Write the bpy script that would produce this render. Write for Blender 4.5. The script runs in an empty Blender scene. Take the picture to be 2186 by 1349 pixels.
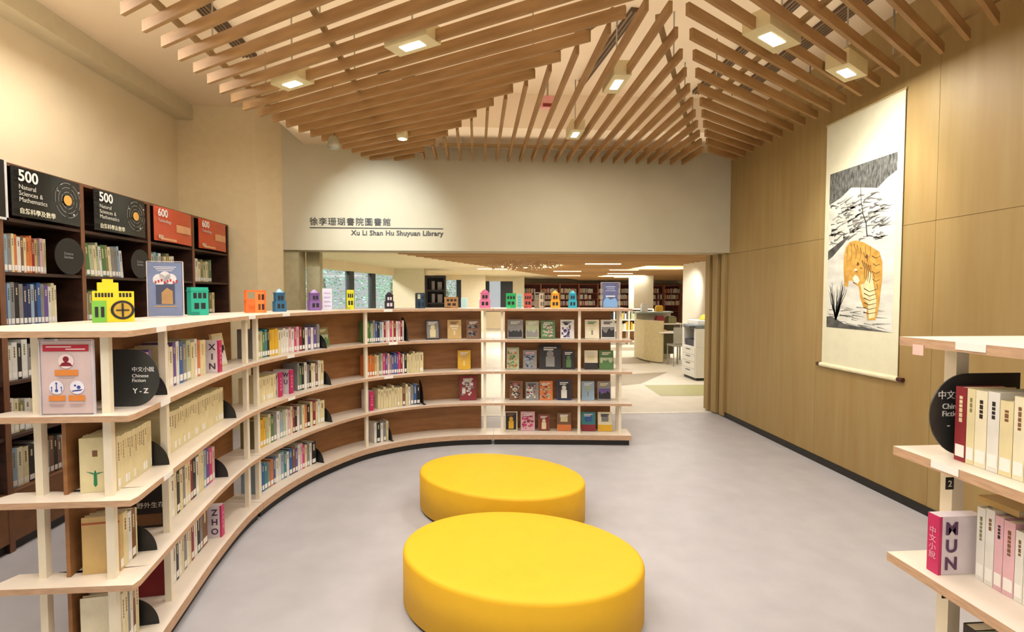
import bpy, math, random
from mathutils import Vector, Matrix
random.seed(7)
SC = bpy.context.scene
COL = SC.collection
PI = math.pi
R = math.radians

# ------------------------------------------------------------------ camera
HC = 1.55
yaw = math.atan(77/1080.0); pit = math.atan(43/1080.0)
cd = bpy.data.cameras.new('camera'); cam = bpy.data.objects.new('camera', cd); COL.objects.link(cam)
cd.sensor_fit = 'HORIZONTAL'; cd.sensor_width = 36; cd.lens = 1080/2186.0*36
cd.clip_start = 0.05; cd.clip_end = 200
cam.location = (0, 0, HC); cam.rotation_euler = (PI/2-pit, 0, -yaw)
SC.camera = cam

# ------------------------------------------------------------------ world, exposure, lights
w = bpy.data.worlds.new('world'); SC.world = w; w.use_nodes = True
bg = w.node_tree.nodes['Background']; bg.inputs[0].default_value = (0.93, 0.95, 1.0, 1); bg.inputs[1].default_value = 0.45
vs = SC.view_settings
vs.view_transform = 'Standard'; vs.look = 'None'; vs.gamma = 1; vs.use_curve_mapping = False; vs.exposure = 0.38

def area(name, loc, size, power, color=(1, .86, .66), rot=(0, 0, 0), sy=None, spread=None):
    l = bpy.data.lights.new(name, 'AREA'); l.energy = power; l.color = color; l.size = size
    if sy: l.shape = 'RECTANGLE'; l.size_y = sy
    if spread: l.spread = R(spread)
    o = bpy.data.objects.new(name, l); o.location = loc; o.rotation_euler = rot; COL.objects.link(o); return o
def spot(name, loc, target, power, ang, blend=.6, color=(1, .93, .82), rad=.04):
    l = bpy.data.lights.new(name, 'SPOT'); l.energy = power; l.color = color; l.spot_size = R(ang); l.spot_blend = blend; l.shadow_soft_size = rad
    o = bpy.data.objects.new(name, l); o.location = loc
    o.rotation_euler = (Vector(target)-Vector(loc)).to_track_quat('-Z', 'Y').to_euler(); COL.objects.link(o); return o
WARM = (1, .90, .76); NEUT = (1, .95, .88)
sun = bpy.data.lights.new('daylight_sun', 'SUN'); sun.energy = 8; sun.angle = .3; sun.color = (1, .98, .94)
so = bpy.data.objects.new('daylight_sun', sun); so.rotation_euler = Vector((.85, .3, -.6)).to_track_quat('-Z', 'Y').to_euler(); COL.objects.link(so)
# area lights added as soft fill, no fixtures; then spots for sign and scroll
area('ceiling_fill_a', (-.55, .9, 3.1), 1.3, 46, NEUT)
area('ceiling_fill_b', (1.5, .5, 3.1), 1.3, 34, NEUT)
area('ceiling_fill_c', (-2.55, 2.6, 3.35), .7, 40, NEUT, sy=3.5)
area('slat_fill_a', (-.5, 3.4, 3.27), 2.8, 20, WARM, rot=(PI, 0, 0), sy=4.6)  # this pair is added to brighten the ceiling over the slats
area('slat_fill_b', (1.9, 3.4, 3.27), 2.0, 13, WARM, rot=(PI, 0, 0), sy=4.6)
area('left_fill', (-2.7, 2.2, 2.6), .5, 10, WARM, rot=(PI, 0, 0), sy=4)  # added fill aimed up at the plain left ceiling
spot('sign_spot', (-1.2, 4.5, 3.08), (-1.12, 6.15, 2.3), 150, 62, 1.0, (.86, .93, 1))
spot('scroll_spot', (1.95, 3.3, 3.1), (3.15, 3.85, 2.1), 75, 58, .7, (1, .95, .85))
# library beyond the opening
for i, (x, y) in enumerate([(.5, 9), (3.8, 9), (1.5, 14), (5.5, 14.5), (1.5, 20), (6, 20.5)]):
    area('library_light_%d' % i, (x, y, 2.38), 1.6, 58 if y < 12 else 120, NEUT)
spot('library_wall_spot', (4.5, 11.6, 2.35), (5.4, 12.3, 1.6), 90, 60, .8, NEUT)

# ------------------------------------------------------------------ materials
def lin(c):
    return tuple(((v/255)/12.92 if v/255 <= .04045 else (((v/255)+.055)/1.055)**2.4) for v in c) + (1,)
_m = {}
def mat(name, c, rough=.6, metal=0, noise=.06, scale=12, stretch=(1, 1, 1), emit=0, alpha=1, trans=0, bump=0, spec=.5, c2=None):
    if name in _m: return _m[name]
    m = bpy.data.materials.new(name); m.use_nodes = True; nt = m.node_tree; b = nt.nodes['Principled BSDF']
    L = lin(c)
    b.inputs['Base Color'].default_value = L; b.inputs['Roughness'].default_value = rough; b.inputs['Metallic'].default_value = metal
    b.inputs['Specular IOR Level'].default_value = spec
    if emit: b.inputs['Emission Color'].default_value = L; b.inputs['Emission Strength'].default_value = emit
    if trans: b.inputs['Transmission Weight'].default_value = trans
    if alpha < 1: b.inputs['Alpha'].default_value = alpha
    if noise or bump:
        tc = nt.nodes.new('ShaderNodeTexCoord'); mp = nt.nodes.new('ShaderNodeMapping'); nz = nt.nodes.new('ShaderNodeTexNoise')
        mp.inputs['Scale'].default_value = stretch; nz.inputs['Scale'].default_value = scale; nz.inputs['Detail'].default_value = 4
        nt.links.new(tc.outputs['Object'], mp.inputs[0]); nt.links.new(mp.outputs[0], nz.inputs['Vector'])
        cr = nt.nodes.new('ShaderNodeValToRGB')
        D = lin(c2) if c2 else tuple(v*(1-noise*2.2) for v in L[:3])+(1,)
        U = L if c2 else tuple(min(1, v*(1+noise)) for v in L[:3])+(1,)
        cr.color_ramp.elements[0].position = .3; cr.color_ramp.elements[1].position = .7
        cr.color_ramp.elements[0].color = D; cr.color_ramp.elements[1].color = U
        nt.links.new(nz.outputs['Fac'], cr.inputs[0]); nt.links.new(cr.outputs[0], b.inputs['Base Color'])
        if bump:
            bp = nt.nodes.new('ShaderNodeBump'); bp.inputs['Strength'].default_value = bump; bp.inputs['Distance'].default_value = .002
            nt.links.new(nz.outputs['Fac'], bp.inputs['Height']); nt.links.new(bp.outputs[0], b.inputs['Normal'])
    _m[name] = m; return m
M_CREAM = mat('wall_paint', (228, 212, 178), .85, noise=.02, scale=3)
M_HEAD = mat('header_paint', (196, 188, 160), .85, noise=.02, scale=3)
M_CEIL = mat('ceiling_paint', (230, 210, 178), .9, noise=.02, scale=2)
M_FLOOR = mat('grey_vinyl', (188, 186, 190), .45, noise=.035, scale=5, bump=.05, c2=(178, 176, 180))
M_LIBF = mat('pale_vinyl', (214, 208, 190), .5, noise=.03, scale=4)
M_GREEN = mat('green_vinyl', (168, 166, 112), .5, noise=.03)
M_TAUPE = mat('taupe_vinyl', (160, 150, 128), .5, noise=.03)
M_WALLW = mat('wood_veneer', (162, 138, 88), .55, noise=.05, scale=2.5, stretch=(6, 6, .5), c2=(154, 125, 74))
M_SEAM = mat('panel_seam', (128, 102, 62), .8)
M_SLAT = mat('slat_wood', (182, 144, 94), .6, noise=.07, scale=3, stretch=(1, 6, 8), c2=(158, 120, 72))
M_SLAT2 = mat('library_slat_wood', (206, 170, 118), .6, noise=.1, scale=1.2, stretch=(.3, 3, 1), c2=(176, 138, 88))
M_PLATE = mat('shelf_laminate', (236, 224, 208), .35, noise=.02)
M_PLY = mat('plywood_edge', (196, 160, 128), .6, noise=.08, scale=20, stretch=(1, 1, 6))
M_BOARD = mat('shelf_back_wood', (160, 112, 66), .55, noise=.06, scale=4, stretch=(1, 1, 6), c2=(136, 90, 50))
M_POST = mat('post_cream', (234, 224, 200), .45, noise=.02)
M_DARKW = mat('dark_walnut', (74, 44, 30), .5, noise=.15, scale=6, stretch=(1, 1, 4), c2=(46, 26, 17))
M_WALN = mat('walnut_edge', (124, 82, 54), .5, noise=.1, scale=8)
M_BLACK = mat('black_plastic', (26, 26, 27), .4, noise=.03)
M_SIGN = mat('charcoal_acrylic', (52, 54, 52), .3, noise=.02)
M_KICK = mat('black_skirting', (28, 24, 20), .5)
M_WHITE = mat('white_paper', (240, 238, 232), .7, noise=.01)
M_PAGES = mat('page_block', (226, 216, 190), .85, noise=.08, scale=60, stretch=(8, 1, 1))
M_YEL = mat('yellow_vinyl', (236, 184, 26), .65, noise=.015, scale=8)
M_LAMP = mat('lamp_diffuser', (255, 250, 235), .5, noise=0, emit=4)
M_LAMPB = mat('lamp_box_cream', (232, 220, 172), .5, noise=.02)
M_STEEL = mat('brushed_steel', (170, 168, 160), .35, 1, noise=.05)
M_GLASS = mat('window_glass', (210, 235, 240), .05, noise=0, alpha=.12)
M_ACRY = mat('clear_acrylic', (225, 220, 225), .15, noise=0, alpha=.08)
M_FRAME = mat('dark_window_frame', (28, 36, 42), .5)

# ------------------------------------------------------------------ mesh helpers
class MB:
    def __init__(s): s.v = []; s.f = []; s.mi = []
    def poly(s, pts, mi=0):
        n = len(s.v); s.v += [tuple(p) for p in pts]; s.f.append(tuple(range(n, n+len(pts)))); s.mi.append(mi); return s
    def box(s, x0, x1, y0, y1, z0, z1, M=None, mi=0):
        c = [(x, y, z) for z in (z0, z1) for x, y in ((x0, y0), (x1, y0), (x1, y1), (x0, y1))]
        if M is not None: c = [tuple(M @ Vector(p)) for p in c]
        n = len(s.v); s.v += c
        for q in ((3, 2, 1, 0), (4, 5, 6, 7), (0, 1, 5, 4), (1, 2, 6, 5), (2, 3, 7, 6), (3, 0, 4, 7)):
            s.f.append(tuple(n+i for i in q)); s.mi.append(mi)
        return s
    def prism(s, pts, z0, z1, M=None, side=0, top=0):
        n = len(s.v); k = len(pts)
        c = [(p[0], p[1], z0) for p in pts]+[(p[0], p[1], z1) for p in pts]
        if M is not None: c = [tuple(M @ Vector(p)) for p in c]
        s.v += c
        s.f.append(tuple(n+i for i in reversed(range(k)))); s.mi.append(top)
        s.f.append(tuple(n+k+i for i in range(k))); s.mi.append(top)
        for i in range(k):
            j = (i+1) % k; s.f.append((n+i, n+j, n+k+j, n+k+i)); s.mi.append(side)
        return s
    def strip(s, a, b, z0, z1, side=0, top=0):
        # ribbon between two polylines a, b extruded z0..z1
        k = len(a); n = len(s.v)
        for z in (z0, z1): s.v += [(p[0], p[1], z) for p in a]+[(p[0], p[1], z) for p in b]
        for i in range(k-1):
            s.f.append((n+i, n+k+i, n+k+i+1, n+i+1)); s.mi.append(top)
            o = n+2*k; s.f.append((o+i, o+i+1, o+k+i+1, o+k+i)); s.mi.append(top)
            s.f.append((n+i, n+i+1, o+i+1, o+i)); s.mi.append(side)
            s.f.append((n+k+i+1, n+k+i, o+k+i, o+k+i+1)); s.mi.append(side)
        for i, r in ((0, 0), (k-1, 1)):
            o = n+2*k; q = (n+i, n+k+i, o+k+i, o+i)
            s.f.append(q if r else q[::-1]); s.mi.append(side)
        return s
    def cyl(s, x, y, z0, z1, r, n=16, r2=None, M=None):
        r2 = r if r2 is None else r2
        b = len(s.v)
        c = [(x+r*math.cos(2*PI*i/n), y+r*math.sin(2*PI*i/n), z0) for i in range(n)]+[(x+r2*math.cos(2*PI*i/n), y+r2*math.sin(2*PI*i/n), z1) for i in range(n)]
        if M is not None: c = [tuple(M @ Vector(p)) for p in c]
        s.v += c
        s.f.append(tuple(b+i for i in reversed(range(n)))); s.f.append(tuple(b+n+i for i in range(n))); s.mi += [0, 0]
        for i in range(n):
            j = (i+1) % n; s.f.append((b+i, b+j, b+n+j, b+n+i)); s.mi.append(0)
        return s
    def lathe(s, prof, n=32, M=None):
        b = len(s.v)
        for r, z in prof:
            for i in range(n):
                p = Vector((r*math.cos(2*PI*i/n), r*math.sin(2*PI*i/n), z)); s.v.append(tuple(M @ p if M is not None else p))
        for k in range(len(prof)-1):
            for i in range(n):
                j = (i+1) % n; s.f.append((b+k*n+i, b+k*n+j, b+(k+1)*n+j, b+(k+1)*n+i)); s.mi.append(0)
        s.f.append(tuple(b+i for i in reversed(range(n)))); s.f.append(tuple(b+(len(prof)-1)*n+i for i in range(n))); s.mi += [0, 0]
        return s
    def obj(s, name, m, parent=None, loc=None, rz=None, bevel=0, smooth=False):
        me = bpy.data.meshes.new(name); me.from_pydata(s.v, [], s.f)
        for x in (m if isinstance(m, (list, tuple)) else [m]): me.materials.append(x)
        me.polygons.foreach_set('material_index', s.mi)
        if smooth: me.polygons.foreach_set('use_smooth', [True]*len(s.f))
        me.update()
        o = bpy.data.objects.new(name, me); COL.objects.link(o)
        if parent is not None: o.parent = parent
        if loc is not None: o.location = loc
        if rz is not None: o.rotation_euler = (0, 0, rz)
        if bevel:
            b = o.modifiers.new('bevel', 'BEVEL'); b.width = bevel; b.segments = 2; b.limit_method = 'ANGLE'
        return o
def tag(o, label, cat, group=None):
    o['label'] = label; o['category'] = cat
    if group: o['group'] = group
    return o
def struct(o): o['kind'] = 'structure'; return o
def empty(name, loc, rz=0, label=None, cat=None, group=None):
    o = bpy.data.objects.new(name, None); o.empty_display_size = .05; COL.objects.link(o); o.location = loc; o.rotation_euler = (0, 0, rz)
    if label: tag(o, label, cat, group)
    return o
TEXTS = []
def text(name, body, size, m, parent, loc, rot=(PI/2, 0, 0), ext=.0006, align='LEFT', sp=1.0, bold=0, xs=1):
    c = bpy.data.curves.new(name, 'FONT'); c.body = body; c.size = size; c.extrude = ext; c.align_x = align; c.space_character = sp; c.space_line = sp if sp > 1 else .95
    c.offset = bold; c.resolution_u = 3; c.materials.append(m)
    o = bpy.data.objects.new(name, c); COL.objects.link(o); o.parent = parent; o.location = loc; o.rotation_euler = rot; o.scale = (xs, 1, 1)
    TEXTS.append(o); return o

# ------------------------------------------------------------------ structure
ZC = 3.68; YH = 6.15; XR = 3.17
def wallbox(name, x0, x1, y0, y1, z0, z1, m): return struct(MB().box(x0, x1, y0, y1, z0, z1).obj(name, m))
fl = MB(); fl.box(-3.6, 3.4, -3.2, 6.5, -.1, 0); struct(fl.obj('floor', M_FLOOR))
lf = MB(); lf.prism([(-9, 6.5), (11, 6.5)]+[(11, 27), (1.75, 27), (1.75, 24.2), (.3, 24.2), (.3, 22.2), (-1.74, 22.2), (-1.74, 17.2), (-2.72, 17.2), (-3.9, 12.5), (-5.8, 9.5), (-9, 9.5)], -.1, 0)
for P, k in (([(2.85, 7.6), (3.9, 7.56), (4.3, 8.5), (2.91, 8.55)], 1), ([(2.0, 8.3), (2.9, 8.7), (3.9, 10.0), (2.3, 9.6)], 2), ([(2.3, 11.2), (4.0, 11.3), (4.4, 12.6), (2.4, 12.2)], 2), ([(3.0, 14.0), (5, 14), (5.6, 14.9), (3.4, 14.9)], 2)):
    lf.poly([(x, y, .002) for x, y in P], k)
struct(lf.obj('floor', [M_LIBF, M_GREEN, M_TAUPE]))
struct(MB().box(-2.3, XR, 6.47, 6.53, 0, .004).obj('trim_1', mat('pale_threshold', (236, 230, 218), .4)))
wallbox('ceiling', -3.6, 3.4, -3.2, 6.5, ZC, ZC+.1, M_CEIL)
wallbox('trim_2', -2.0, XR, 5.4, YH, 3.32, ZC, M_CEIL)
wallbox('trim_3', -3.45, -3.16, -3.2, 6.0, 3.52, ZC, mat('beam_paint', (206, 194, 160), .9, noise=.02))
wallbox('wall_left', -3.5, -3.34, -3.2, 6.0, 0, ZC, M_CREAM)
wb = MB(); wb.prism([(-3.5, 6.0), (-2.49, 6.0), (-2.26, YH), (-2.26, 6.6), (-3.5, 6.6)], 0, ZC); struct(wb.obj('wall_back_left', mat('corner_paint', (222, 204, 162), .85, noise=.02)))
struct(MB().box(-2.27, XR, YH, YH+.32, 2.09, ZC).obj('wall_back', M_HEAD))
wr = MB()
wr.box(XR+.006, XR+.2, -3.2, 6.62, 0, ZC, mi=1)
ys = [-3.2, -2.0, -.8, .35, 1.55, 2.3, 3.3, 4.5, 5.7, 6.2]
for a, b in zip(ys[:-1], ys[1:]):
    for z0, z1 in ((.06, 2.07), (2.073, ZC)): wr.box(XR, XR+.05, a+.0012, b-.0012, z0, z1)
struct(wr.obj('wall_right', [M_WALLW, M_SEAM]))
struct(MB().box(XR-.008, XR+.05, -3.2, 6.2, 0, .065).obj('baseboard_right', M_KICK))
dp = MB()
dp.box(XR-.03, XR+.05, 6.2, 6.3, .02, 2.09); dp.box(XR+.01, XR+.05, 6.3, 6.36, .02, 2.09); dp.box(XR-.05, XR+.05, 6.36, 6.5, .02, 2.09); dp.box(XR-.0, XR+.05, 6.5, 6.54, .02, 2.09); dp.box(XR-.07, XR+.05, 6.54, 6.66, .02, 2.09)
struct(dp.obj('door_1', M_WALLW))
dl = MB(); dl.box(-2.26, -2.1, 6.2, 6.44, 0, 2.09); dl.box(-2.09, -1.93, 6.44, 6.56, 0, 2.09); struct(dl.obj('door_2', mat('door_paint', (176, 166, 128), .7)))
# library shell
ZL = 2.45
cl = MB()
LP = [(-9, 6.47), (11, 6.47), (11, 27), (1.75, 27), (1.75, 24.2), (.3, 24.2), (.3, 22.2), (-1.74, 22.2), (-1.74, 17.2), (-2.72, 17.2), (-3.9, 12.5), (-5.8, 9.5), (-9, 9.5)]
cl.prism(LP, ZL, ZL+.1)
struct(cl.obj('ceiling', M_CREAM))
a0, a1 = (-2.6, 8.0), (5.6, 27.0)
cw = MB(); cw.prism([a0, (11, 8.0), (11, 27), a1], ZL-.05, ZL-.002)
for i in range(60):
    y = 8.2+i*.31; xa = a0[0]+(y-a0[1])*(a1[0]-a0[0])/(a1[1]-a0[1])+.2
    cw.box(xa, 10.8, y, y+.06, ZL-.085, ZL-.05)
struct(cw.obj('ceiling', M_SLAT2))
struct(MB().box(1.75, 11, 27, 27.2, 0, ZL).obj('wall_far', mat('far_wall', (206, 190, 160), .8)))
wallbox('wall_library_right', 5.4, 5.55, 6.62, 12.9, 0, ZL, mat('library_white', (236, 228, 210), .8, noise=.02))
wallbox('wall_library_near', XR+.05, 5.4, 6.5, 6.62, 0, ZL, M_CREAM)
for k, (x0, x1, y0, y1) in enumerate([(-2.75, -1.72, 17, 17.6), (-.63, .42, 22, 22.6), (1.75, 2.3, 24, 24.5), (6.35, 7.15, 20, 20.7)]):
    wallbox('trim_%d' % (k+4), x0, x1, y0, y1, 0, ZL, mat('pillar_paint', (222, 212, 184), .8, noise=.02))
wallbox('wall_step', -1.86, -1.74, 17.6, 22.2, 0, ZL, M_CREAM)
wallbox('wall_step', .3, .42, 22.6, 24.2, 0, ZL, M_CREAM)
wallbox('wall_step', 1.63, 1.75, 24.5, 27.2, 0, ZL, M_CREAM)
struct(MB().box(-40, 20, 6.7, 60, -1.1, -1.0).obj('ground', mat('lawn', (120, 150, 96), .9, noise=.2, scale=2)))
# window walls of the library (left)
def window_wall(n, p, q, zt, zb, mull, light=False):
    v = Vector((q[0]-p[0], q[1]-p[1], 0)); L = v.length; a = math.atan2(v.y, v.x)
    struct(MB().box(0, L, -.03, .2, zt, ZL).box(0, L, -.03, .2, 0, zb).obj('wall_window_%d' % n, M_CREAM, loc=(p[0], p[1], 0), rz=a))
    g = struct(MB().box(0, L, .08, .09, zb, zt).obj('window_%d' % n, M_GLASS, loc=(p[0], p[1], 0), rz=a))
    f = MB()
    for x, wd in mull: f.box(x, x+wd, .02, .14, zb, zt)
    f.box(0, L, .02, .14, zb, zb+.05)
    f.obj('window_frame', M_FRAME, g)
window_wall(1, (-5.6, 9.5), (-3.75, 12.5), 2.2, .8, [(0, .1), (1.7, .12)])
window_wall(2, (-3.75, 12.5), (-2.7, 17.0), 2.22, .8, [(1.55, .28), (2.95, .28)])
window_wall(3, (-1.72, 22.0), (-.63, 22.0), 2.24, .8, [(0.12, .16), (.88, .2)])
window_wall(4, (.42, 24.0), (1.75, 24.0), 2.24, .8, [(0, .22), (.75, .58)])
wallbox('wall_library_left', -9, -5.6, 9.4, 9.6, 0, ZL, M_CREAM)

# ------------------------------------------------------------------ ceiling slats
K = .9756; ZS = 3.15; SH = .068; ST = .024
def slat(p, q, label, group, name='ceiling_slat'):
    v = Vector((q[0]-p[0], q[1]-p[1], 0)); L = v.length
    o = MB().box(0, L, -ST/2, ST/2, 0, SH).obj(name, M_SLAT, loc=(p[0], p[1], ZS), rz=math.atan2(v.y, v.x))
    return tag(o, label, 'ceiling slat', group)
ORD = ['', 'first', 'second', 'third', 'fourth', 'fifth', 'sixth', 'seventh', 'eighth', 'ninth', 'tenth', 'eleventh', 'twelfth', 'thirteenth', 'fourteenth', 'fifteenth', 'sixteenth', 'seventeenth', 'eighteenth', 'nineteenth', 'twentieth']
def ordn(i):
    if i <= 20: return ORD[i]
    t = {2: 'twenty', 3: 'thirty', 4: 'forty'}[i//10]
    return t+'-'+ORD[i % 10] if i % 10 else {2: 'twentieth', 3: 'thirtieth', 4: 'fortieth'}[i//10]
# left fan
for k in range(1, 27):
    c = 2.995+.1605*(12-k)
    n = (.5447, .8387); d = (.8387, -.5447)
    xr = .885-.1465*(12-k); yr = (c-n[0]*xr)/n[1]
    xl = -2.06; yl = (c-n[0]*xl)/n[1]
    if yl > 4.66:
        # cut along the line (-2.04,4.71)-(-1.205,6.469)
        s_ = (6.469-4.71)/(-1.205+2.04)
        xl = (c/n[1]-4.71-s_*2.04)/(s_+n[0]/n[1]); yl = 4.71+s_*(xl+2.04)
    if k > 13:   # beyond the ridge the slats meet the right fan over the centre line
        xr = min(xr, 1.04) if k > 13 else xr; yr = (c-n[0]*xr)/n[1]
    slat((xl*K, yl*K), (xr*K, yr*K), 'oak ceiling slat of the left fan, %s counting forward from the sign wall' % ordn(k), 'slats of the left ceiling fan')
for i in range(23):
    x = (-.62+.1458*i)
    yy = 3.0+(.885-x)*1.885 if x < 1.04 else 2.96+(x-1.20)*1.889
    yy += .1
    if yy > 6.1: continue
    slat((x*K, yy*K), (x*K, 6.10), 'thin oak ceiling slat running toward the sign wall, %s from the left' % ordn(i+1), 'slats of the middle ceiling fan')
for j in range(-9, 11):
    c = 1.793+.152*j; n = (-.5447, .8387)
    x0 = max(1.236+.1405*j, 1.06); y0 = (c-n[0]*x0)/n[1]
    x1 = 3.16; y1 = (c-n[0]*x1)/n[1]
    slat((x0*K, y0*K), (x1*K, y1*K), 'oak ceiling slat of the right fan, %s counting forward from the sign wall' % ordn(11-j), 'slats of the right ceiling fan')
# rails above the slats
def rail(p, q, label):
    v = Vector((q[0]-p[0], q[1]-p[1], 0)); L = v.length
    r_ = empty('support_rail', (p[0], p[1], ZS+SH), math.atan2(v.y, v.x), label, 'ceiling rail', 'rails carrying the ceiling slats')
    MB().box(0, L, -.016, .016, 0, .03).obj('rail_bar', mat('rail_wood', (158, 130, 84), .6), r_)
    x = .25
    while x < L:
        MB().cyl(x, 0, .03, ZC-ZS-SH, .006, 6).obj('hanger_rod', M_STEEL, r_); x += .9
rail((-1.83, 1.7), (-1.83, 4.75), 'pale rail over the left slat ends, along the plain ceiling')
rail((-.95, 1.2), (-.95, 6.0), 'pale rail crossing over the middle of the left fan slats')
rail((-.55, 5.55), (.82, 3.0), 'pale rail over the inner ends of the left fan slats')
rail((2.45, 5.6), (1.1, 3.05), 'pale rail over the inner ends of the right fan slats')
rail((2.0, 1.2), (2.0, 4.4), 'pale rail crossing over the middle of the right fan slats')
rail((2.95, 1.4), (2.95, 5.2), 'pale rail over the right slat ends, along the timber wall')
rail((-.4, 5.75), (2.5, 5.75), 'pale rail over the middle slats beside the sign wall')

def lamp(x, y, rz, label, L=.34, W=.15):
    e = empty('ceiling_lamp', (x, y, ZS), rz, label, 'ceiling lamp', 'box lamps set in the slat ceiling')
    MB().box(-L/2, L/2, -W/2, W/2, -.005, .10).obj('lamp_box', M_LAMPB, e)
    MB().box(-L*.24, L*.24, -W*.22, W*.22, -.009, .004).obj('diffuser', M_LAMP, e)
    MB().cyl(0, 0, .10, ZC-ZS, .006, 6).obj('hanger_rod', M_STEEL, e)
    area('lamp_light', (x, y, ZS-.0105), L*.44, 12, NEUT, rot=(0, 0, rz), sy=W*.38); return e
al = math.atan2(-.5447, .8387)
lamp(-.41*K, 3.42*K, al, 'cream box lamp near the middle of the left slat fan')
lamp(-1.41*K, 4.09*K, al, 'cream box lamp near the outer ends of the left slat fan', .3)
lamp(1.09*K, 3.92*K, PI/2, 'cream box lamp between the thin middle slats, nearer the camera', .34, .13)
lamp(1.01*K, 5.15*K, PI/2, 'cream box lamp between the thin middle slats, by the sign wall', .3, .13)
lamp(1.89*K, 3.17*K, -al, 'large cream box lamp in the middle of the right slat fan', .4, .17)
lamp(2.72*K, 3.60*K, -al, 'cream box lamp of the right slat fan, above the hanging scroll', .34, .15)
# small fixtures
def downlight(x, y, z, label, lit):
    e = empty('ceiling_spotlight', (x, y, z), 0, label, 'spotlight')
    MB().lathe([(.03, .12), (.05, .10), (.06, .03), (.055, 0)], 20).obj('housing', M_LAMPB if lit else mat('spot_grey', (176, 168, 140), .5), e, smooth=True)
    MB().cyl(0, 0, -.004, .002, .042, 16).obj('lens', M_LAMP if lit else M_STEEL, e)
    MB().cyl(0, 0, .12, ZC-z, .008, 6).obj('stem', M_STEEL, e)
downlight(-.73, 5.2, 3.12, 'small lit round spotlight under the far slats of the left fan', True)
downlight(-1.44, 5.33, 3.05, 'unlit round grey spotlight hanging at the outer far slat ends', False)
e = empty('ceiling_alarm', (.72, 5.1, 3.42), 0, 'small pink alarm box with dark red window above the middle slats', 'alarm')
MB().box(-.09, .09, -.03, .03, 0, .12).obj('alarm_case', mat('alarm_pink', (216, 150, 138), .5), e, bevel=.005)
MB().box(-.05, .05, -.036, -.029, .01, .04).obj('alarm_window', mat('alarm_red', (120, 26, 20), .3), e)
MB().cyl(0, 0, .12, ZC-3.42, .01, 8).obj('stem', M_STEEL, e)
def vent(x, y, L, W, rz, label):
    e = empty('ceiling_vent', (x, y, ZC), rz, label, 'ceiling vent', 'dark ceiling vents above the slats')
    b = MB(); b.box(-L/2, L/2, -W/2, W/2, -.03, 0); b.obj('vent_backing', mat('vent_dark', (84, 64, 44), .7), e)
    s_ = MB()
    for i in range(int(L/.03)): s_.box(-L/2+i*.03, -L/2+i*.03+.008, -W/2, W/2, -.04, -.03)
    s_.obj('vent_fins', mat('vent_fin', (132, 108, 76), .6), e)
vent(-1.98, 4.1, .12, 1.2, 0, 'long narrow dark vent above the outer slats of the left fan')
vent(-.68, 3.65, .34, .12, 0, 'short dark vent grille above the near part of the left fan')
vent(-.75, 5.0, .34, .12, 0, 'short dark vent grille above the far part of the left fan')
vent(2.75, 4.0, .16, 2.4, 0, 'long dark vent above the right fan, nearer the timber wall')
vent(2.3, 4.1, .1, 2.2, 0, 'narrow dark vent above the middle of the right fan')
vent(1.12, 4.4, .07, 1.3, .1, 'thin black slot vent above the middle slats')

# ------------------------------------------------------------------ wall sign
sg = empty('wall_sign', (-1.95, YH-.006, 2.355), 0, 'dark library name lettering in Chinese and English over the opening', 'sign')
M_INK = mat('sign_ink', (58, 54, 46), .5)
MB().box(0, 1.56, -.004, 0.005, -.006, .003).obj('rule_line', M_INK, sg)
text('chinese_lettering', '徐李珊瑚書院圖書館', .098, M_INK, sg, (0, 0, .035), sp=1.16, ext=.003, bold=.0007)
text('english_lettering', 'Xu Li Shan Hu Shuyuan Library', .082, M_INK, sg, (1.56, 0, -.085), align='RIGHT', ext=.003, bold=.0015, sp=1.04)

# ------------------------------------------------------------------ stools
def stool(cx, cy, a, b, ang, label):
    e = empty('ottoman', (cx, cy, 0), R(ang), label, 'ottoman', 'yellow oval ottomans')
    Mx = Matrix.Diagonal((a, b, 1, 1))
    def prof(pr):
        m = MB(); n = 96
        for off, z in pr:
            for i in range(n):
                t = 2*PI*i/n; m.v.append(((a-off)*math.cos(t), (b-off)*math.sin(t), z))
        for k in range(len(pr)-1):
            for i in range(n):
                j = (i+1) % n; m.f.append((k*n+i, k*n+j, (k+1)*n+j, (k+1)*n+i)); m.mi.append(0)
        m.f.append(tuple(reversed(range(n)))); m.f.append(tuple((len(pr)-1)*n+i for i in range(n))); m.mi += [0, 0]
        return m
    prof([(0, .022), (0, .2), (0, .258), (.0015, .265), (.006, .273), (.013, .278), (.024, .281), (.12, .283), (.25, .284)]).obj('upholstered_body', M_YEL, e, smooth=True)
    prof([(.012, 0), (.012, .024)]).obj('plinth', M_KICK, e, smooth=False)
stool(.217, 2.485, .608, .437, -19.6, 'large yellow oval ottoman nearest the camera')
stool(.168, 3.584, .62, .428, -27.9, 'yellow oval ottoman behind the nearest one, closer to the curved shelf')

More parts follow.
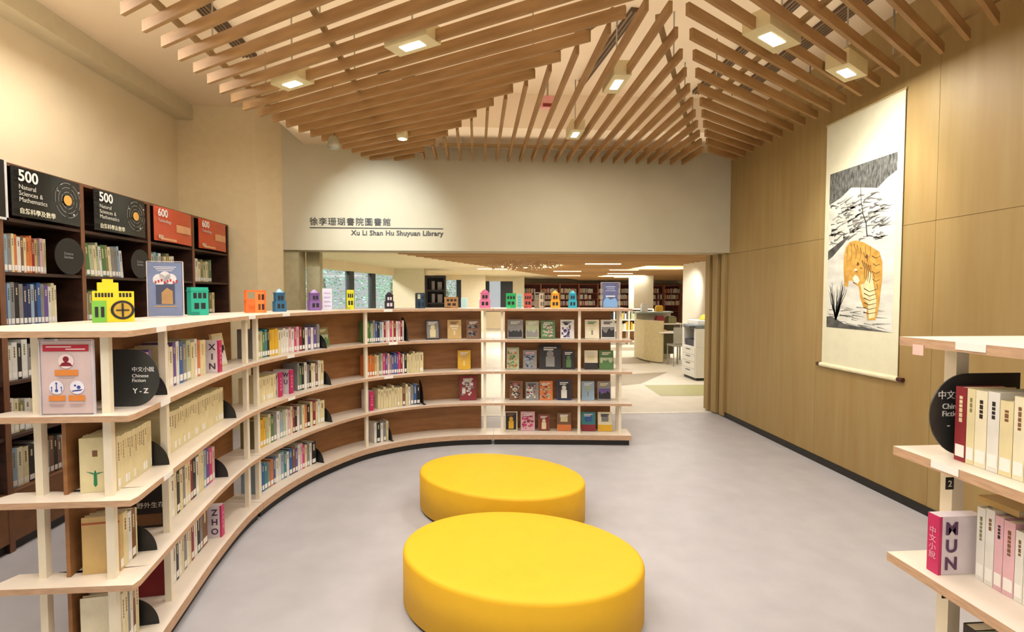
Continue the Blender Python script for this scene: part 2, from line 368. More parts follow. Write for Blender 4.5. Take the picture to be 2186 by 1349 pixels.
# ------------------------------------------------------------------ curved shelf geometry
CP = [(-1.30, 1.95), (-1.38, 2.45), (-1.46, 3.0), (-1.49, 3.5), (-1.42, 3.98), (-1.27, 4.40), (-1.02, 4.80), (-.68, 5.05), (-.32, 5.17), (.06, 5.20), (.6, 5.165), (1.1, 5.115), (1.6, 5.06)]
_P = [Vector(p) for p in CP]; _P = [2*_P[0]-_P[1]]+_P+[2*_P[-1]-_P[-2]]
_D = []
for i in range(1, len(_P)-2):
    for k in range(50):
        t = k/50; a, b, c, d = _P[i-1:i+3]
        _D.append(.5*(2*b+(c-a)*t+(2*a-5*b+4*c-d)*t*t+(3*b-a-3*c+d)*t**3))
_D.append(_P[-2]); _S = [0]
for a, b in zip(_D[:-1], _D[1:]): _S.append(_S[-1]+(b-a).length)
def pos(s):
    if s <= 0: return _D[0]+(_D[1]-_D[0]).normalized()*s
    if s >= _S[-1]: return _D[-1]+(_D[-1]-_D[-2]).normalized()*(s-_S[-1])
    lo, hi = 0, len(_S)-1
    while hi-lo > 1:
        m = (lo+hi)//2
        if _S[m] <= s: lo = m
        else: hi = m
    return _D[lo].lerp(_D[hi], (s-_S[lo])/(_S[hi]-_S[lo]))
def cur(s, off=0):
    t = (pos(s+.03)-pos(s-.03)).normalized(); p = pos(s)
    return p.x-t.y*off, p.y+t.x*off, math.atan2(t.y, t.x)
ZP = [1.418, 1.096, .770, .440, .110]
def ribbon(m, s0, s1, o0, o1, z0, z1, **kw):
    n = max(2, int((s1-s0)/.04)); ss = [s0+(s1-s0)*i/n for i in range(n+1)]
    m.strip([cur(s, o0)[:2] for s in ss], [cur(s, o1)[:2] for s in ss], z0, z1, **kw)
def shelf_unit(s0, s1, posts, board, label, near=False):
    e = empty('low_bookshelf', (cur(s0, .1)[0], cur(s0, .1)[1], 0), 0, label, 'bookshelf', 'sections of the low curved bookshelf')
    inv = Vector(e.location)
    def P(m, name, mt, **k):
        m.v = [(a-inv.x, b-inv.y, c) for a, b, c in m.v]; return m.obj(name, mt, e, **k)
    for i, z in enumerate(ZP):
        m = MB(); th = .024 if i < 4 else .05
        ow = .58 if i == 0 else .274
        if near:
            ss = [.05, .09, .15, .2]+[.2+(s1-.2)*j/36 for j in range(1, 37)]
            A_ = [cur(q, 0)[:2] for q in ss]; B_ = [cur(q, ow)[:2] for q in ss]; A_[0] = (-1.318, 2.0)
            if i == 0:
                for j, q in enumerate(ss):
                    if q < 1.2:
                        f_ = (q-.05)/1.15; c_ = cur(q, 0); d_ = cur(q, .58); w_ = .95+(.58-.95)*f_**.5
                        B_[j] = (c_[0]-w_, c_[1]+(d_[1]-c_[1])*f_+.02*(1-f_)*(j > 0))
                B_[0] = (-2.36, 2.0)
            else: B_[0] = (-1.86, 2.0); B_[1] = (-1.82, 2.11); B_[2] = (-1.68, 2.115)
            m.strip(A_, B_, z-th, z, side=1)
        else: ribbon(m, s0, s1, 0, ow, z-th, z, side=1)
        P(m, 'shelf_board', [M_PLATE, M_PLY])
    m = MB(); ribbon(m, s0+.01, s1-.02, .03, .28, 0, ZP[4]-.05); P(m, 'plinth', M_KICK)
    m = MB(); ribbon(m, board[0], board[1], .2745, .288, ZP[4]-.04, ZP[0]-.0245); P(m, 'back_panel', M_BOARD)
    for s, off in posts:
        x, y, a = cur(s, off) if not isinstance(s, tuple) else (s[0], s[1], PI/2)
        for zi in range(4):
            m = MB().box(-.014, .014, -.014, .014, ZP[zi+1], ZP[zi]-.0246, M=Matrix.Translation((x, y, 0)) @ Matrix.Rotation(a, 4, 'Z'))
            P(m, 'post', M_POST)
    return e
U1 = shelf_unit(0, 1.655, [((-1.70, 2.085), 0), (.13, .11), (.519, .07), (1.588, .07)], (.17, 1.76), 'nearest section of the low curved white bookshelf, with two bays and open end', near=True)
U2 = shelf_unit(1.658, 4.272, [(1.723, .07), (3.003, .07), (4.186, .07)], (1.985, 4.15), 'middle curved section of the low white bookshelf with a brown back panel')
U3 = shelf_unit(4.275, 5.70, [(4.364, .07), (5.165, .07), (5.589, .07), (5.589, .25)], (4.39, 5.52), 'straight far section of the low white bookshelf, facing display books')
# shelf-edge label tags
for k, (s, zi) in enumerate([(.33, 0), (.35, 1), (.36, 2), (2.0, 0), (2.05, 1), (2.05, 2), (3.2, 0), (3.25, 1), (3.2, 2), (1.55, 0)]):
    x, y, a = cur(s, -.002)
    u = U1 if s < 1.65 else U2
    m = MB().box(-.045, .045, -.0015, .0015, -.022, .001, M=Matrix.Translation((x-u.location.x, y-u.location.y, ZP[zi])) @ Matrix.Rotation(a, 4, 'Z'))
    m.obj('shelf_edge_tag', M_WHITE, u)

# ------------------------------------------------------------------ books
PAL = {'c': ('cream', (226, 214, 168)), 'w': ('white', (226, 224, 216)), 'y': ('yellow', (226, 178, 40)), 'o': ('orange', (214, 122, 62)), 'r': ('dark red', (140, 40, 48)),
       'p': ('pink', (206, 70, 120)), 'q': ('pale pink', (222, 178, 186)), 'u': ('purple', (106, 84, 150)), 'b': ('blue', (50, 96, 160)), 't': ('teal', (60, 132, 140)), 'g': ('green', (84, 124, 72)),
       'k': ('black', (38, 34, 36)), 'n': ('brown', (126, 88, 60)), 'e': ('grey', (138, 136, 134)), 'l': ('pale green', (178, 186, 150)), 's': ('light blue', (150, 176, 196)), 'd': ('navy', (40, 48, 92)), 'f': ('tan', (206, 174, 112)), 'm': ('olive', (132, 128, 86)), 'i': ('ivory', (234, 226, 196))}
def bmat(c):
    n, rgb = PAL[c]; return mat('cover_'+n.replace(' ', '_'), rgb, .5, noise=.05, scale=14)
SPECS = []
def book_at(x, y, z, a, t, h, d, c, label, group, title=None, lean=0, sticker=True):
    # the build comes at the end: the books that show largest as objects, the rest as one
    k = random.randint(3, 6); bars = [h*random.uniform(.03, .06) for _ in range(k)]
    dist = math.hypot(x, y); out = Vector((math.sin(a), -math.cos(a)))        # the spine looks this way
    facing = max(0.25, -(Vector((x, y)).dot(out))/dist)
    SPECS.append((t*h*facing/dist**2, x, y, z, a, t, h, d, c, label, group, title, lean, sticker, bars))
def mark_sprig(o, d, h):
    m = MB()
    for P in ([(.078, .02), (.084, .03), (.083, .075), (.078, .09), (.072, .075), (.071, .03)], [(.083, .07), (.11, .085), (.085, .078)], [(.073, .07), (.045, .08), (.07, .078)]):
        m.poly([(-.0006, y, z) for y, z in P][::-1])
    m.obj('cover_motif', mat('sprig_green', (40, 130, 84), .6), o)
    MB().box(-.0006, 0, .068, .086, h-.075, h-.05).obj('cover_title', bmat('n'), o)
def mark_band(o, d, h): MB().box(-.0006, 0, .0, d, h-.03, h-.022).obj('cover_band', mat('band_rust', (176, 92, 50), .6), o)
def mark_text(o, d, h):
    text('cover_title', '野外生存', .03, M_WHITE, o, (-.001, d-.01, h*.45), (PI/2, 0, -PI/2))
    MB().box(-.0006, 0, .015, d-.01, .01, h*.3).obj('cover_band', bmat('n'), o)
MARKS = {'cream book, first from the left, second shelf of the first bay': mark_sprig, 'tan book, first from the left, third shelf of the first bay': mark_band, 'black book, first from the left, third shelf of the second bay': mark_text}
def build_books(keep):
    SPECS.sort(key=lambda q: -q[0])
    rest = MB(); mats = []; mids = {}
    def mid(m):
        if m.name not in mids: mids[m.name] = len(mats); mats.append(m)
        return mids[m.name]
    e_ = .0015
    for i, (_, x, y, z, a, t, h, d, c, label, group, title, lean, sticker, bars) in enumerate(SPECS):
        RM = Matrix.Rotation(a, 4, 'Z') @ Matrix.Rotation(lean, 4, 'Y')
        one = i < keep; M = None if one else Matrix.Translation((x, y, z)) @ RM
        m = MB() if one else rest; k = 0 if one else mid(bmat(c))
        m.box(0, t, 0, e_, 0, h, M, k).box(0, e_, e_, d, 0, h, M, k).box(t-e_, t, e_, d, 0, h, M, k)
        if one:
            o = m.obj('book', bmat(c), loc=(x, y, z)); o.rotation_euler = RM.to_euler(); tag(o, label, 'book', group)
        if one:
            for key in MARKS:
                if label == key: MARKS[key](o, d, h)
        p = MB() if one else rest
        p.box(e_, t-e_, e_, d-.003, .003, h-.003, M, 0 if one else mid(M_PAGES))
        if one: p.obj('pages', M_PAGES, o)
        if sticker:
            p = MB() if one else rest
            p.box(t*.1, t*.9, -.0006, 0, .012, .045, M, 0 if one else mid(M_WHITE))
            if one: p.obj('call_number_label', M_WHITE, o)
        if title:
            p = MB() if one else rest; zz = h*.88; tm = 0 if one else mid(bmat(title))
            for g in bars: p.box(t*.36, t*.64, -.0005, 0, zz-g, zz, M, tm); zz -= g+h*.012
            if one: p.obj('spine_title', bmat(title), o)
    if rest.f:
        o = rest.obj('book_rows', mats); tag(o, 'remaining smaller and half-hidden books on the low and tall shelves', 'books'); o['kind'] = 'stuff'
DARK = {'k', 'd', 'r', 'n', 'u', 'b', 'g', 't', 'p', 'm'}
ALLROWS = []
def curve_row(s0, s1, seq, z, rowdesc, group, hb=.205, tb=None, off=.105, hv=.02, dd=.14, stick=True, leanlast=0):
    n = len(seq); s = s0; tavg = (s1-s0)/n
    for i, c in enumerate(seq):
        t = tavg*random.uniform(.75, 1.25) if i < n-1 else max(.008, s1-s)
        t = min(t, s1-s)
        if t < .006: break
        x, y, a = cur(s, off); h = hb+random.uniform(-hv, hv)
        book_at(x, y, z+.0008, a, t*.97, h, dd*random.uniform(.93, 1.05), c, '%s book, %s from the left, %s' % (PAL[c][0], ordn(i+1), rowdesc), group,
                title=('c' if c in DARK else random.choice('nmfn')), sticker=stick and c not in 'c' or random.random() < .3)
        s += t
def divider(x, y, z, a, letters, side, label, hh=.19, ww=.15, th=.045):
    """box divider, printed broad face: local x thickness, y depth, face on -x (side=-1) or +x (side=1)"""
    e = empty('letter_divider', (x, y, z+.0006), a, label, 'shelf divider', 'pink and white letter dividers')
    MB().box(0, th, 0, ww, 0, hh).obj('divider_block', mat('divider_white', (232, 222, 228), .4), e)
    fx = -.0008 if side < 0 else th
    MB().box(0, th, -.0015, 0, 0, hh).box(fx, fx+.0008, -.0015, .008, 0, hh).obj('pink_spine', mat('divider_pink', (196, 34, 98), .4), e)
    rot = (PI/2, 0, -PI/2) if side < 0 else (PI/2, 0, PI/2)
    M_DI = mat('divider_ink', (92, 54, 92), .5)
    for i, ch in enumerate(letters):
        text('letter', ch, .05, M_DI, e, (fx-.001 if side < 0 else fx+.0018, .036, hh*.78-i*hh*.3-.014), rot, align='CENTER', bold=.0012)
    for i, ch in enumerate('中文小說'):
        text('chinese_letter', ch, .022, mat('pale_pink_ink', (236, 170, 190), .5), e, (th/2, -.0025, hh*.68-i*hh*.14), (PI/2, 0, 0), align='CENTER')
def bookend(x, y, z, a, label, r=.13, hh=.13, foot=.1):
    """quarter-round black metal bookend; plate in the local y-z plane, foot along -x"""
    e = empty('bookend', (x, y, z+.0006), a, label, 'bookend', 'black rounded metal bookends')
    m = MB(); pts = [(r, 0), (0, 0)]
    n = 14
    prof = [(.0, 0.0)]+[(.0+(1-math.cos(t))*r*.0+r*(1-math.cos(t)), hh*math.sin(t)) for t in [PI/2*i/n for i in range(n+1)]]+[(r, 0)]
    prof = [(p[0]-.02, p[1]) for p in prof]
    k = len(prof)
    m.v = [(0, p[0], p[1]) for p in prof]+[(.002, p[0], p[1]) for p in prof]
    m.f = [tuple(range(k)), tuple(reversed(range(k, 2*k)))]+[(i, k+i, k+(i+1) % k, (i+1) % k) for i in range(k)]; m.mi = [0]*len(m.f)
    m.obj('upright_plate', M_BLACK, e)
    MB().box(.002, foot, -.01, r-.03, 0, .0015).obj('foot_plate', M_BLACK, e)
    return e

rows = [
 (.575+.02, 1.13, 'cwiuwbelcwoc', 1, 'top shelf of the second near bay', 'books on the top shelf, second bay', .215),
 (1.79, 2.53, 'ellgtkyyycwwwqwpqrkwuwue', 1, 'top shelf of the third bay', 'books on the top shelf, third bay', .20),
 (3.04, 3.40, 'gglebkswrqwpcrwqrw', 1, 'top shelf of the fourth bay', 'books on the top shelf, fourth bay', .20),
 (.175, .465, 'ccccccccccccccccc', 2, 'second shelf of the first bay', 'cream books on the second shelf, first bay', .215),
 (.555, 1.36, 'c'*34, 2, 'second shelf of the second bay', 'cream books on the second shelf, second bay', .205),
 (1.79, 2.02, 'ccccccccc', 2, 'second shelf of the third bay before the dividers', 'cream books on the second shelf, third bay', .185),
 (2.27, 2.57, 'egkwekcwnwc', 2, 'second shelf of the third bay after the dividers', 'mixed books on the second shelf, third bay', .215),
 (3.04, 3.585, 'ooofcelpuqeubuprwkccccccc', 2, 'second shelf of the fourth bay', 'books on the second shelf, fourth bay', .20),
 (.175, .315, 'fcwnc', 3, 'third shelf of the first bay', 'books on the third shelf, first bay', .215),
 (.585, 1.22, 'krwckceicrkwccsupq', 3, 'third shelf of the second bay', 'books on the third shelf, second bay', .215),
 (1.79, 2.575, 'myylcgewslwqcrkwecokcrcwc', 3, 'third shelf of the third bay', 'books on the third shelf, third bay', .205),
 (3.14, 3.55, 'cccccccccncwebk', 3, 'third shelf of the fourth bay', 'books on the third shelf, fourth bay', .20),
 (.175, .31, 'icewnc', 4, 'bottom shelf of the first bay', 'books on the bottom shelf, first bay', .225),
 (.57, 1.10, 'rqwkwcewcrwken', 4, 'bottom shelf of the second bay', 'books on the bottom shelf, second bay', .215),
 (1.79, 2.47, 'sbteobwwstwbnuwqpcewk', 4, 'bottom shelf of the third bay', 'books on the bottom shelf, third bay', .205),
 (3.10, 3.24, 'wkwec', 4, 'bottom shelf of the fourth bay', 'books on the bottom shelf, fourth bay', .20),
]
for s0, s1, seq, zi, rd, gr, hb in rows:
    curve_row(s0, s1, seq, ZP[zi], rd, gr, hb=hb, hv=.003 if seq.count('c') > len(seq)*.8 else .016, stick=True)
def at_s(s, off): return cur(s, off)
for s, zi, w_, lab in [(1.17, 1, 'XIN', 'pink and white letter divider reading X I N on the top shelf'), (2.03, 2, 'WEN', 'left of two letter dividers on the second shelf, third bay'), (2.16, 2, 'WU', 'right of two letter dividers on the second shelf, third bay'), (3.05, 3, 'FAN', 'letter divider starting the third shelf row of the fourth bay'), (1.15, 4, 'ZHO', 'pink and white letter divider reading Z H O on the bottom shelf')]:
    x, y, a = cur(s, .05 if zi in (1, 4) and s < 1.3 else .09); divider(x, y, ZP[zi], a, w_, -1, lab)
x, y, a = cur(.375, .07); divider(x, y, ZP[1], a, '', -1, 'plain pink and white divider beside the round charcoal sign', hh=.17, th=.02)
for i, (s, c) in enumerate([(.398, 'u'), (.425, 'q'), (.451, 'u')]):
    x, y, a = cur(s, .1); book_at(x, y, ZP[1]+.0008, a, .022, .19+.01*i, .15, c, '%s book, %s of three between the round charcoal sign and a bookend' % (PAL[c][0], ordn(i+1)), 'three books beside the round sign')
for s, zi, lab in [(.477, 1, 'black rounded bookend on the top shelf beside the purple book'), (.478, 2, 'black rounded bookend ending the cream row of the first bay'), (1.385, 2, 'black rounded bookend ending the cream row of the second bay'), (.335, 3, 'black rounded bookend on the third shelf, first bay'), (1.245, 3, 'black rounded bookend on the third shelf, second bay'), (2.585, 2, 'black bookend on the second shelf, third bay'), (2.59, 3, 'black bookend on the third shelf, third bay'), (.335, 4, 'black rounded bookend on the bottom shelf, first bay'), (2.485, 4, 'black bookend on the bottom shelf, third bay'), (3.25, 4, 'black bookend on the bottom shelf, fourth bay'), (2.54, 1, 'black bookend on the top shelf, third bay')]:
    x, y, a = cur(s, .06); bookend(x, y, ZP[zi], a, lab, foot=.024)
for s, zi, lab in [(3.415, 1, 'large black rounded sign plate ending the top row, fourth bay'), (3.565, 3, 'large black rounded sign plate ending the third row, fourth bay')]:
    x, y, a = cur(s, .05); bookend(x, y, ZP[zi], a, lab, r=.2, hh=.235, foot=.03)

# face-out display books
def cover_book(x, y, z, a, w_, h, base, art, style, label, group, tilt=.16, t=.016):
    e = empty('display_book', (x, y, z+.0035), a, label, 'book', group)
    Mx = Matrix.Rotation(-tilt, 4, 'X')
    k = w_/2
    m = MB(); m.box(-k, k, 0, .0016, 0, h, M=Mx).box(-k, k, t-.0016, t, 0, h, M=Mx).box(-k, -k+.0016, .0016, t-.0016, 0, h, M=Mx); m.obj('cover', bmat(base), e)
    MB().box(-k+.0016, k-.002, .0016, t-.0016, .002, h-.002, M=Mx).obj('pages', M_PAGES, e)
    m = MB(); y0, y1 = -.0007, 0
    def bx(u0, u1, v0, v1, d=0): m.box(-k+u0*w_, -k+u1*w_, y0-d, y1, v0*h, v1*h, M=Mx)
    m2 = MB()
    def b2(u0, u1, v0, v1, d=.0005): m2.box(-k+u0*w_, -k+u1*w_, y0-d, y1, v0*h, v1*h, M=Mx)
    rr = random.Random(label)
    if style == 'land':      # picture with horizon
        bx(.06, .94, .08, .62); 
        pts = [(.06, .3)]+[(.06+.88*i/8, .3+rr.uniform(0, .25)) for i in range(9)]+[(.94, .08), (.06, .08)]
        m2.v += [tuple(Mx @ Vector((-k+p[0]*w_, y0-.0006, p[1]*h))) for p in pts]; m2.f.append(tuple(range(len(m2.v)-len(pts), len(m2.v)))[::-1]); m2.mi.append(0)
    elif style == 'type':    # title bars
        bx(.2, .8, .62, .72); bx(.3, .7, .5, .56); b2(.44, .56, .2, .45)
    elif style == 'figure':
        bx(.08, .92, .05, .95)
        m2.cyl(0, 0, 0, .0012, w_*.16, 14, M=Mx @ Matrix.Translation((0, y0, h*.62)) @ Matrix.Rotation(PI/2, 4, 'X'))
        b2(.3, .7, .1, .52)
    elif style == 'collage':
        for i in range(16): bx(*(lambda u, v: (u, u+rr.uniform(.08, .25), v, v+rr.uniform(.05, .14)))(rr.uniform(.05, .68), rr.uniform(.05, .8)))
        for i in range(14): b2(*(lambda u, v: (u, u+rr.uniform(.05, .2), v, v+rr.uniform(.04, .1)))(rr.uniform(.05, .72), rr.uniform(.05, .85)))
    elif style == 'band':
        bx(0, 1, 0, .34); b2(.25, .75, .5, .85)
    m.obj('cover_art', bmat(art[0]), e)
    if m2.f: m2.obj('cover_motif', bmat(art[1]), e)
    mt = MB(); zz = .9
    for i in range(2): mt.box(-k+.2*w_, -k+(.8-.15*i)*w_, y0-.0012, y0, (zz-.05)*h, zz*h, M=Mx); zz -= .08
    mt.obj('cover_title', bmat(art[2]), e)
    return e
DB = [ # s, level, w, h, base, art, style, look
 (2.63, 1, .12, .17, 'm', 'lgc', 'land', 'olive landscape cover standing face out, top shelf third bay'),
 (1.46, 1, .14, .21, 'c', 'kww', 'land', 'cream book with a dark square picture, beside the X I N divider'),
 (3.682, 1, .145, .20, 'k', 'ecw', 'figure', 'dark cover with grey figure, leftmost face-out on the top shelf, fourth bay'),
 (3.889, 1, .145, .20, 'f', 'icn', 'type', 'tan framed cover, middle face-out on the top shelf, fourth bay'),
 (4.072, 1, .145, .20, 'n', 'kew', 'collage', 'brown collage cover at the right end of the top shelf, fourth bay'),
 (3.98, 2, .135, .20, 'y', 'fcw', 'type', 'bright yellow book standing alone on the second shelf'),
 (4.018, 3, .18, .255, 'r', 'wew', 'collage', 'large red and white book alone on the third shelf'),
 (4.50, 1, .165, .20, 'e', 'ekw', 'land', 'grey cover, first on the straight display top shelf'),
 (4.68, 1, .14, .19, 'l', 'lew', 'land', 'pale green cover, second on the straight display top shelf'),
 (4.844, 1, .15, .19, 'g', 'lqw', 'collage', 'green and pink cover, third on the straight display top shelf'),
 (5.047, 1, .145, .20, 'w', 'udk', 'collage', 'white and purple patterned cover, fourth on the display top shelf'),
 (5.308, 1, .15, .20, 'i', 'ceg', 'type', 'ivory cover with small title, fifth on the display top shelf'),
 (5.475, 1, .15, .20, 'w', 'ekk', 'land', 'white cover with black ink shapes, rightmost on the display top shelf'),
 (4.475, 2, .13, .23, 'l', 'gow', 'collage', 'pale green and orange cover, first on the display second shelf'),
 (4.655, 2, .145, .20, 'e', 'sdq', 'collage', 'blue grey cover, second on the display second shelf'),
 (4.868, 2, .23, .26, 'k', 'kew', 'figure', 'large black cover with grey portrait on the display second shelf'),
 (5.062, 2, .13, .20, 'k', 'kgw', 'figure', 'small black cover beside the large portrait book'),
 (5.30, 2, .14, .20, 'i', 'kcw', 'band', 'ivory and dark banded cover, second display shelf right part'),
 (5.46, 2, .15, .20, 'g', 'lgi', 'land', 'green landscape cover, rightmost on the display second shelf'),
 (4.509, 3, .14, .20, 'n', 'wkr', 'collage', 'brown and white collage cover, first on the display third shelf'),
 (4.68, 3, .14, .19, 'e', 'wrk', 'collage', 'grey and white collage cover, second on the display third shelf'),
 (4.826, 3, .14, .20, 'o', 'lrw', 'collage', 'orange and green collage cover, third on the display third shelf'),
 (5.015, 3, .15, .21, 'd', 'kww', 'figure', 'navy cover with white moon, fourth on the display third shelf'),
 (5.268, 3, .135, .20, 's', 'lew', 'type', 'light blue grey cover, fifth on the display third shelf'),
 (5.44, 3, .14, .20, 'e', 'ukc', 'land', 'grey dusky landscape cover, rightmost on the display third shelf'),
 (4.456, 4, .135, .20, 'i', 'kyn', 'figure', 'white framed dark picture cover, first on the display bottom shelf'),
 (4.633, 4, .15, .20, 'q', 'prw', 'collage', 'pink patterned cover, second on the display bottom shelf'),
 (4.804, 4, .12, .17, 'n', 'rcw', 'figure', 'small brown cover with figure, third on the display bottom shelf'),
 (5.017, 4, .15, .19, 'n', 'ocw', 'band', 'brown cover with orange band, fourth on the display bottom shelf'),
 (5.275, 4, .15, .20, 't', 'rbw', 'band', 'bright blue cover with red band on the display bottom shelf'),
 (5.45, 4, .15, .20, 'i', 'yek', 'band', 'ivory cover with yellow base, rightmost on the display bottom shelf'),
]
for s, zi, w_, h, base, art, st, lab in DB:
    x, y, a = cur(s, .15); cover_book(x, y, ZP[zi], a, w_, h, base, art, st, lab, 'face-out display books')
# big box files on the lower near shelves
def near_mark(name, s, zi, t_c, w_, z0, z1, off, kind):
    pass

# round charcoal sign on the near end
def dsign(name, x, y, z, rz, W, H, r, label, mirror=False):
    e = empty(name, (x, y, z+.0006), rz, label, 'sign')
    pts = [(0, 0), (W-r, 0)]+[(W-r+r*math.sin(t), H/2-H/2*math.cos(t)) for t in [PI*i/24 for i in range(25)]]+[(0, H)]
    if mirror: pts = [(W-p[0], p[1]) for p in pts][::-1]
    m = MB(); k = len(pts)
    m.v = [(p[0], 0, p[1]) for p in pts]+[(p[0], .004, p[1]) for p in pts]
    m.f = [tuple(range(k)), tuple(reversed(range(k, 2*k)))]+[(i, k+i, k+(i+1) % k, (i+1) % k) for i in range(k)]; m.mi = [0]*len(m.f)
    m.obj('sign_plate', M_SIGN, e); return e
e = dsign('section_sign', -1.49, 2.165, ZP[1], 0, .19, .235, .1, 'charcoal rounded sign reading Chinese Fiction Y-Z on the near shelf end')
text('chinese_text', '中文小說', .022, M_WHITE, e, (.085, -.0015, .145))
text('english_text', 'Chinese\nFiction', .02, M_WHITE, e, (.085, -.0015, .12))
text('range_text', 'Y - Z', .028, M_WHITE, e, (.088, -.0015, .055), bold=.0006)
# safety notice in acrylic holder
def holder(x, y, z, rz, W, H, label):
    e = empty('notice_holder', (x, y, z+.0006), rz, label, 'notice')
    m = MB(); m.box(-W/2, W/2, -.004, -.0025, 0, H).box(-W/2, W/2, .0025, .004, 0, H).box(-W/2, W/2, -.03, .03, 0, .002); m.obj('acrylic_holder', M_ACRY, e)
    MB().box(-W/2-.003, -W/2, -.006, .006, 0, H).box(W/2, W/2+.003, -.006, .006, 0, H).box(-W/2, W/2, -.006, .006, H, H+.003).obj('holder_edge', mat('holder_edge', (214, 208, 216), .3), e)
    return e
e = holder(-1.555, 2.035, ZP[1], 0, .188, .285, 'pink notice with person and hand icons in a clear stand on the near shelf')
NP = MB().box(-.0915, .0915, -.0022, .0022, .004, .282).obj('notice_sheet', mat('notice_pink', (222, 196, 192), .6), e)
def decal(parent, name, c, boxes=(), circles=(), polys=(), lay=1, base=-.0045):
    m = MB(); y = base-.0004*lay
    for x0, x1, z0, z1 in boxes: m.box(x0, x1, y, y+.0003, z0, z1)
    for cx, cz, r in circles: m.cyl(0, 0, 0, .0003, r, 20, M=Matrix.Translation((cx, y, cz)) @ Matrix.Rotation(PI/2, 4, 'X'))
    for P in polys: m.v += [(p[0], y, p[1]) for p in P]; n = len(m.v); m.f.append(tuple(range(n-len(P), n))); m.mi.append(0)
    return m.obj(name, c if not isinstance(c, tuple) else mat(name+'_%d_%d_%d' % c, c, .6), parent)
decal(e, 'red_banner', (186, 34, 58), [(-.082, .082, .243, .268)])
decal(e, 'circle_patch', (236, 216, 214), circles=[(0, .205, .028), ], lay=1); decal(e, 'round_icon', (238, 234, 246), circles=[(-.037, .105, .026), (.037, .105, .026)], lay=1)
decal(e, 'person_icon', (128, 24, 44), boxes=[], circles=[(0, .213, .011)], polys=[[(-.024, .186), (.024, .186), (.016, .198), (0, .204), (-.016, .198)]], lay=2)
decal(e, 'distance_icon', (58, 78, 152), boxes=[(-.039, -.035, .095, .118), (-.056, -.053, .088, .102), (-.021, -.018, .088, .102)], circles=[(-.037, .121, .004), (-.0545, .105, .003), (-.0195, .105, .003), (-.037, .093, .006)], lay=2)
decal(e, 'hand_icon', (58, 78, 152), circles=[(.043, .105, .007), (.03, .112, .004)], polys=[[(.018, .088), (.05, .091), (.058, .098), (.04, .096), (.02, .093)]], lay=2)
for bb_ in [(-.042, .042, .150, .172), (-.066, -.006, .053, .074), (.004, .064, .053, .074)]: decal(e, 'orange_bar', (226, 138, 62), [bb_], lay=1)
decal(e, 'small_text_line', (196, 168, 168), [(-.03, .03, .142, .145), (-.066, -.008, .040, .043), (-.06, -.014, .033, .036), (.006, .062, .040, .043), (.01, .05, .033, .036)], lay=1)
decal(e, 'banner_text', (240, 220, 222), [(-.07, .02, .258, .262), (0, .07, .249, .253)], lay=2)

# posters on top of the shelf
x, y, a = cur(1.352, .42)
e = holder(x, y, ZP[0]+.001, a*.0+R(12), .19, .34, 'tall blue poster in a clear stand on the shelf top, by the red cards')
MB().box(-.09, .09, -.0022, .0022, .006, .335).obj('poster_sheet', mat('poster_blue', (96, 124, 176), .6, noise=.12, scale=9), e)
decal(e, 'poster_cloud', (224, 222, 228), circles=[(-.03, .23, .035), (.03, .235, .032), (.0, .25, .03)], lay=1)
decal(e, 'poster_scene', (70, 76, 104), [(-.05, .05, .08, .2)], lay=2)
decal(e, 'poster_roof', (178, 142, 96), [(-.06, .06, .062, .07)], polys=[[(-.02, .08), (.04, .08), (.04, .16), (.01, .18), (-.02, .15)]], lay=3)
decal(e, 'poster_flags', (176, 60, 66), [(-.055+.016*i, -.045+.016*i, .205+.006*(i % 3), .222+.006*(i % 3)) for i in range(8)], lay=3)
decal(e, 'poster_title', (232, 234, 240), [(-.06, .06, .305, .309), (-.05, .05, .294, .298), (-.04, .04, .283, .286)], lay=1)
x, y, a = cur(5.517, .30)
e = holder(x, y, ZP[0], a, .2, .275, 'deep blue poster in a clear stand at the far right end of the shelf top')
MB().box(-.078, .078, -.0022, .0022, .006, .27).obj('poster_sheet', mat('poster_night', (54, 74, 150), .6, noise=.35, scale=14, c2=(30, 40, 100)), e)
decal(e, 'poster_glow', (128, 172, 222), [(-.075, .075, .01, .07)], polys=[[(-.075, .07), (.075, .07), (.05, .11), (0, .09), (-.04, .12)]], lay=1)
decal(e, 'poster_title', (214, 226, 242), [(-.05, .05, .225, .231), (-.04, .045, .205, .209), (-.055, .055, .185, .189), (-.05+.0, .05, .12, .135)], lay=2)

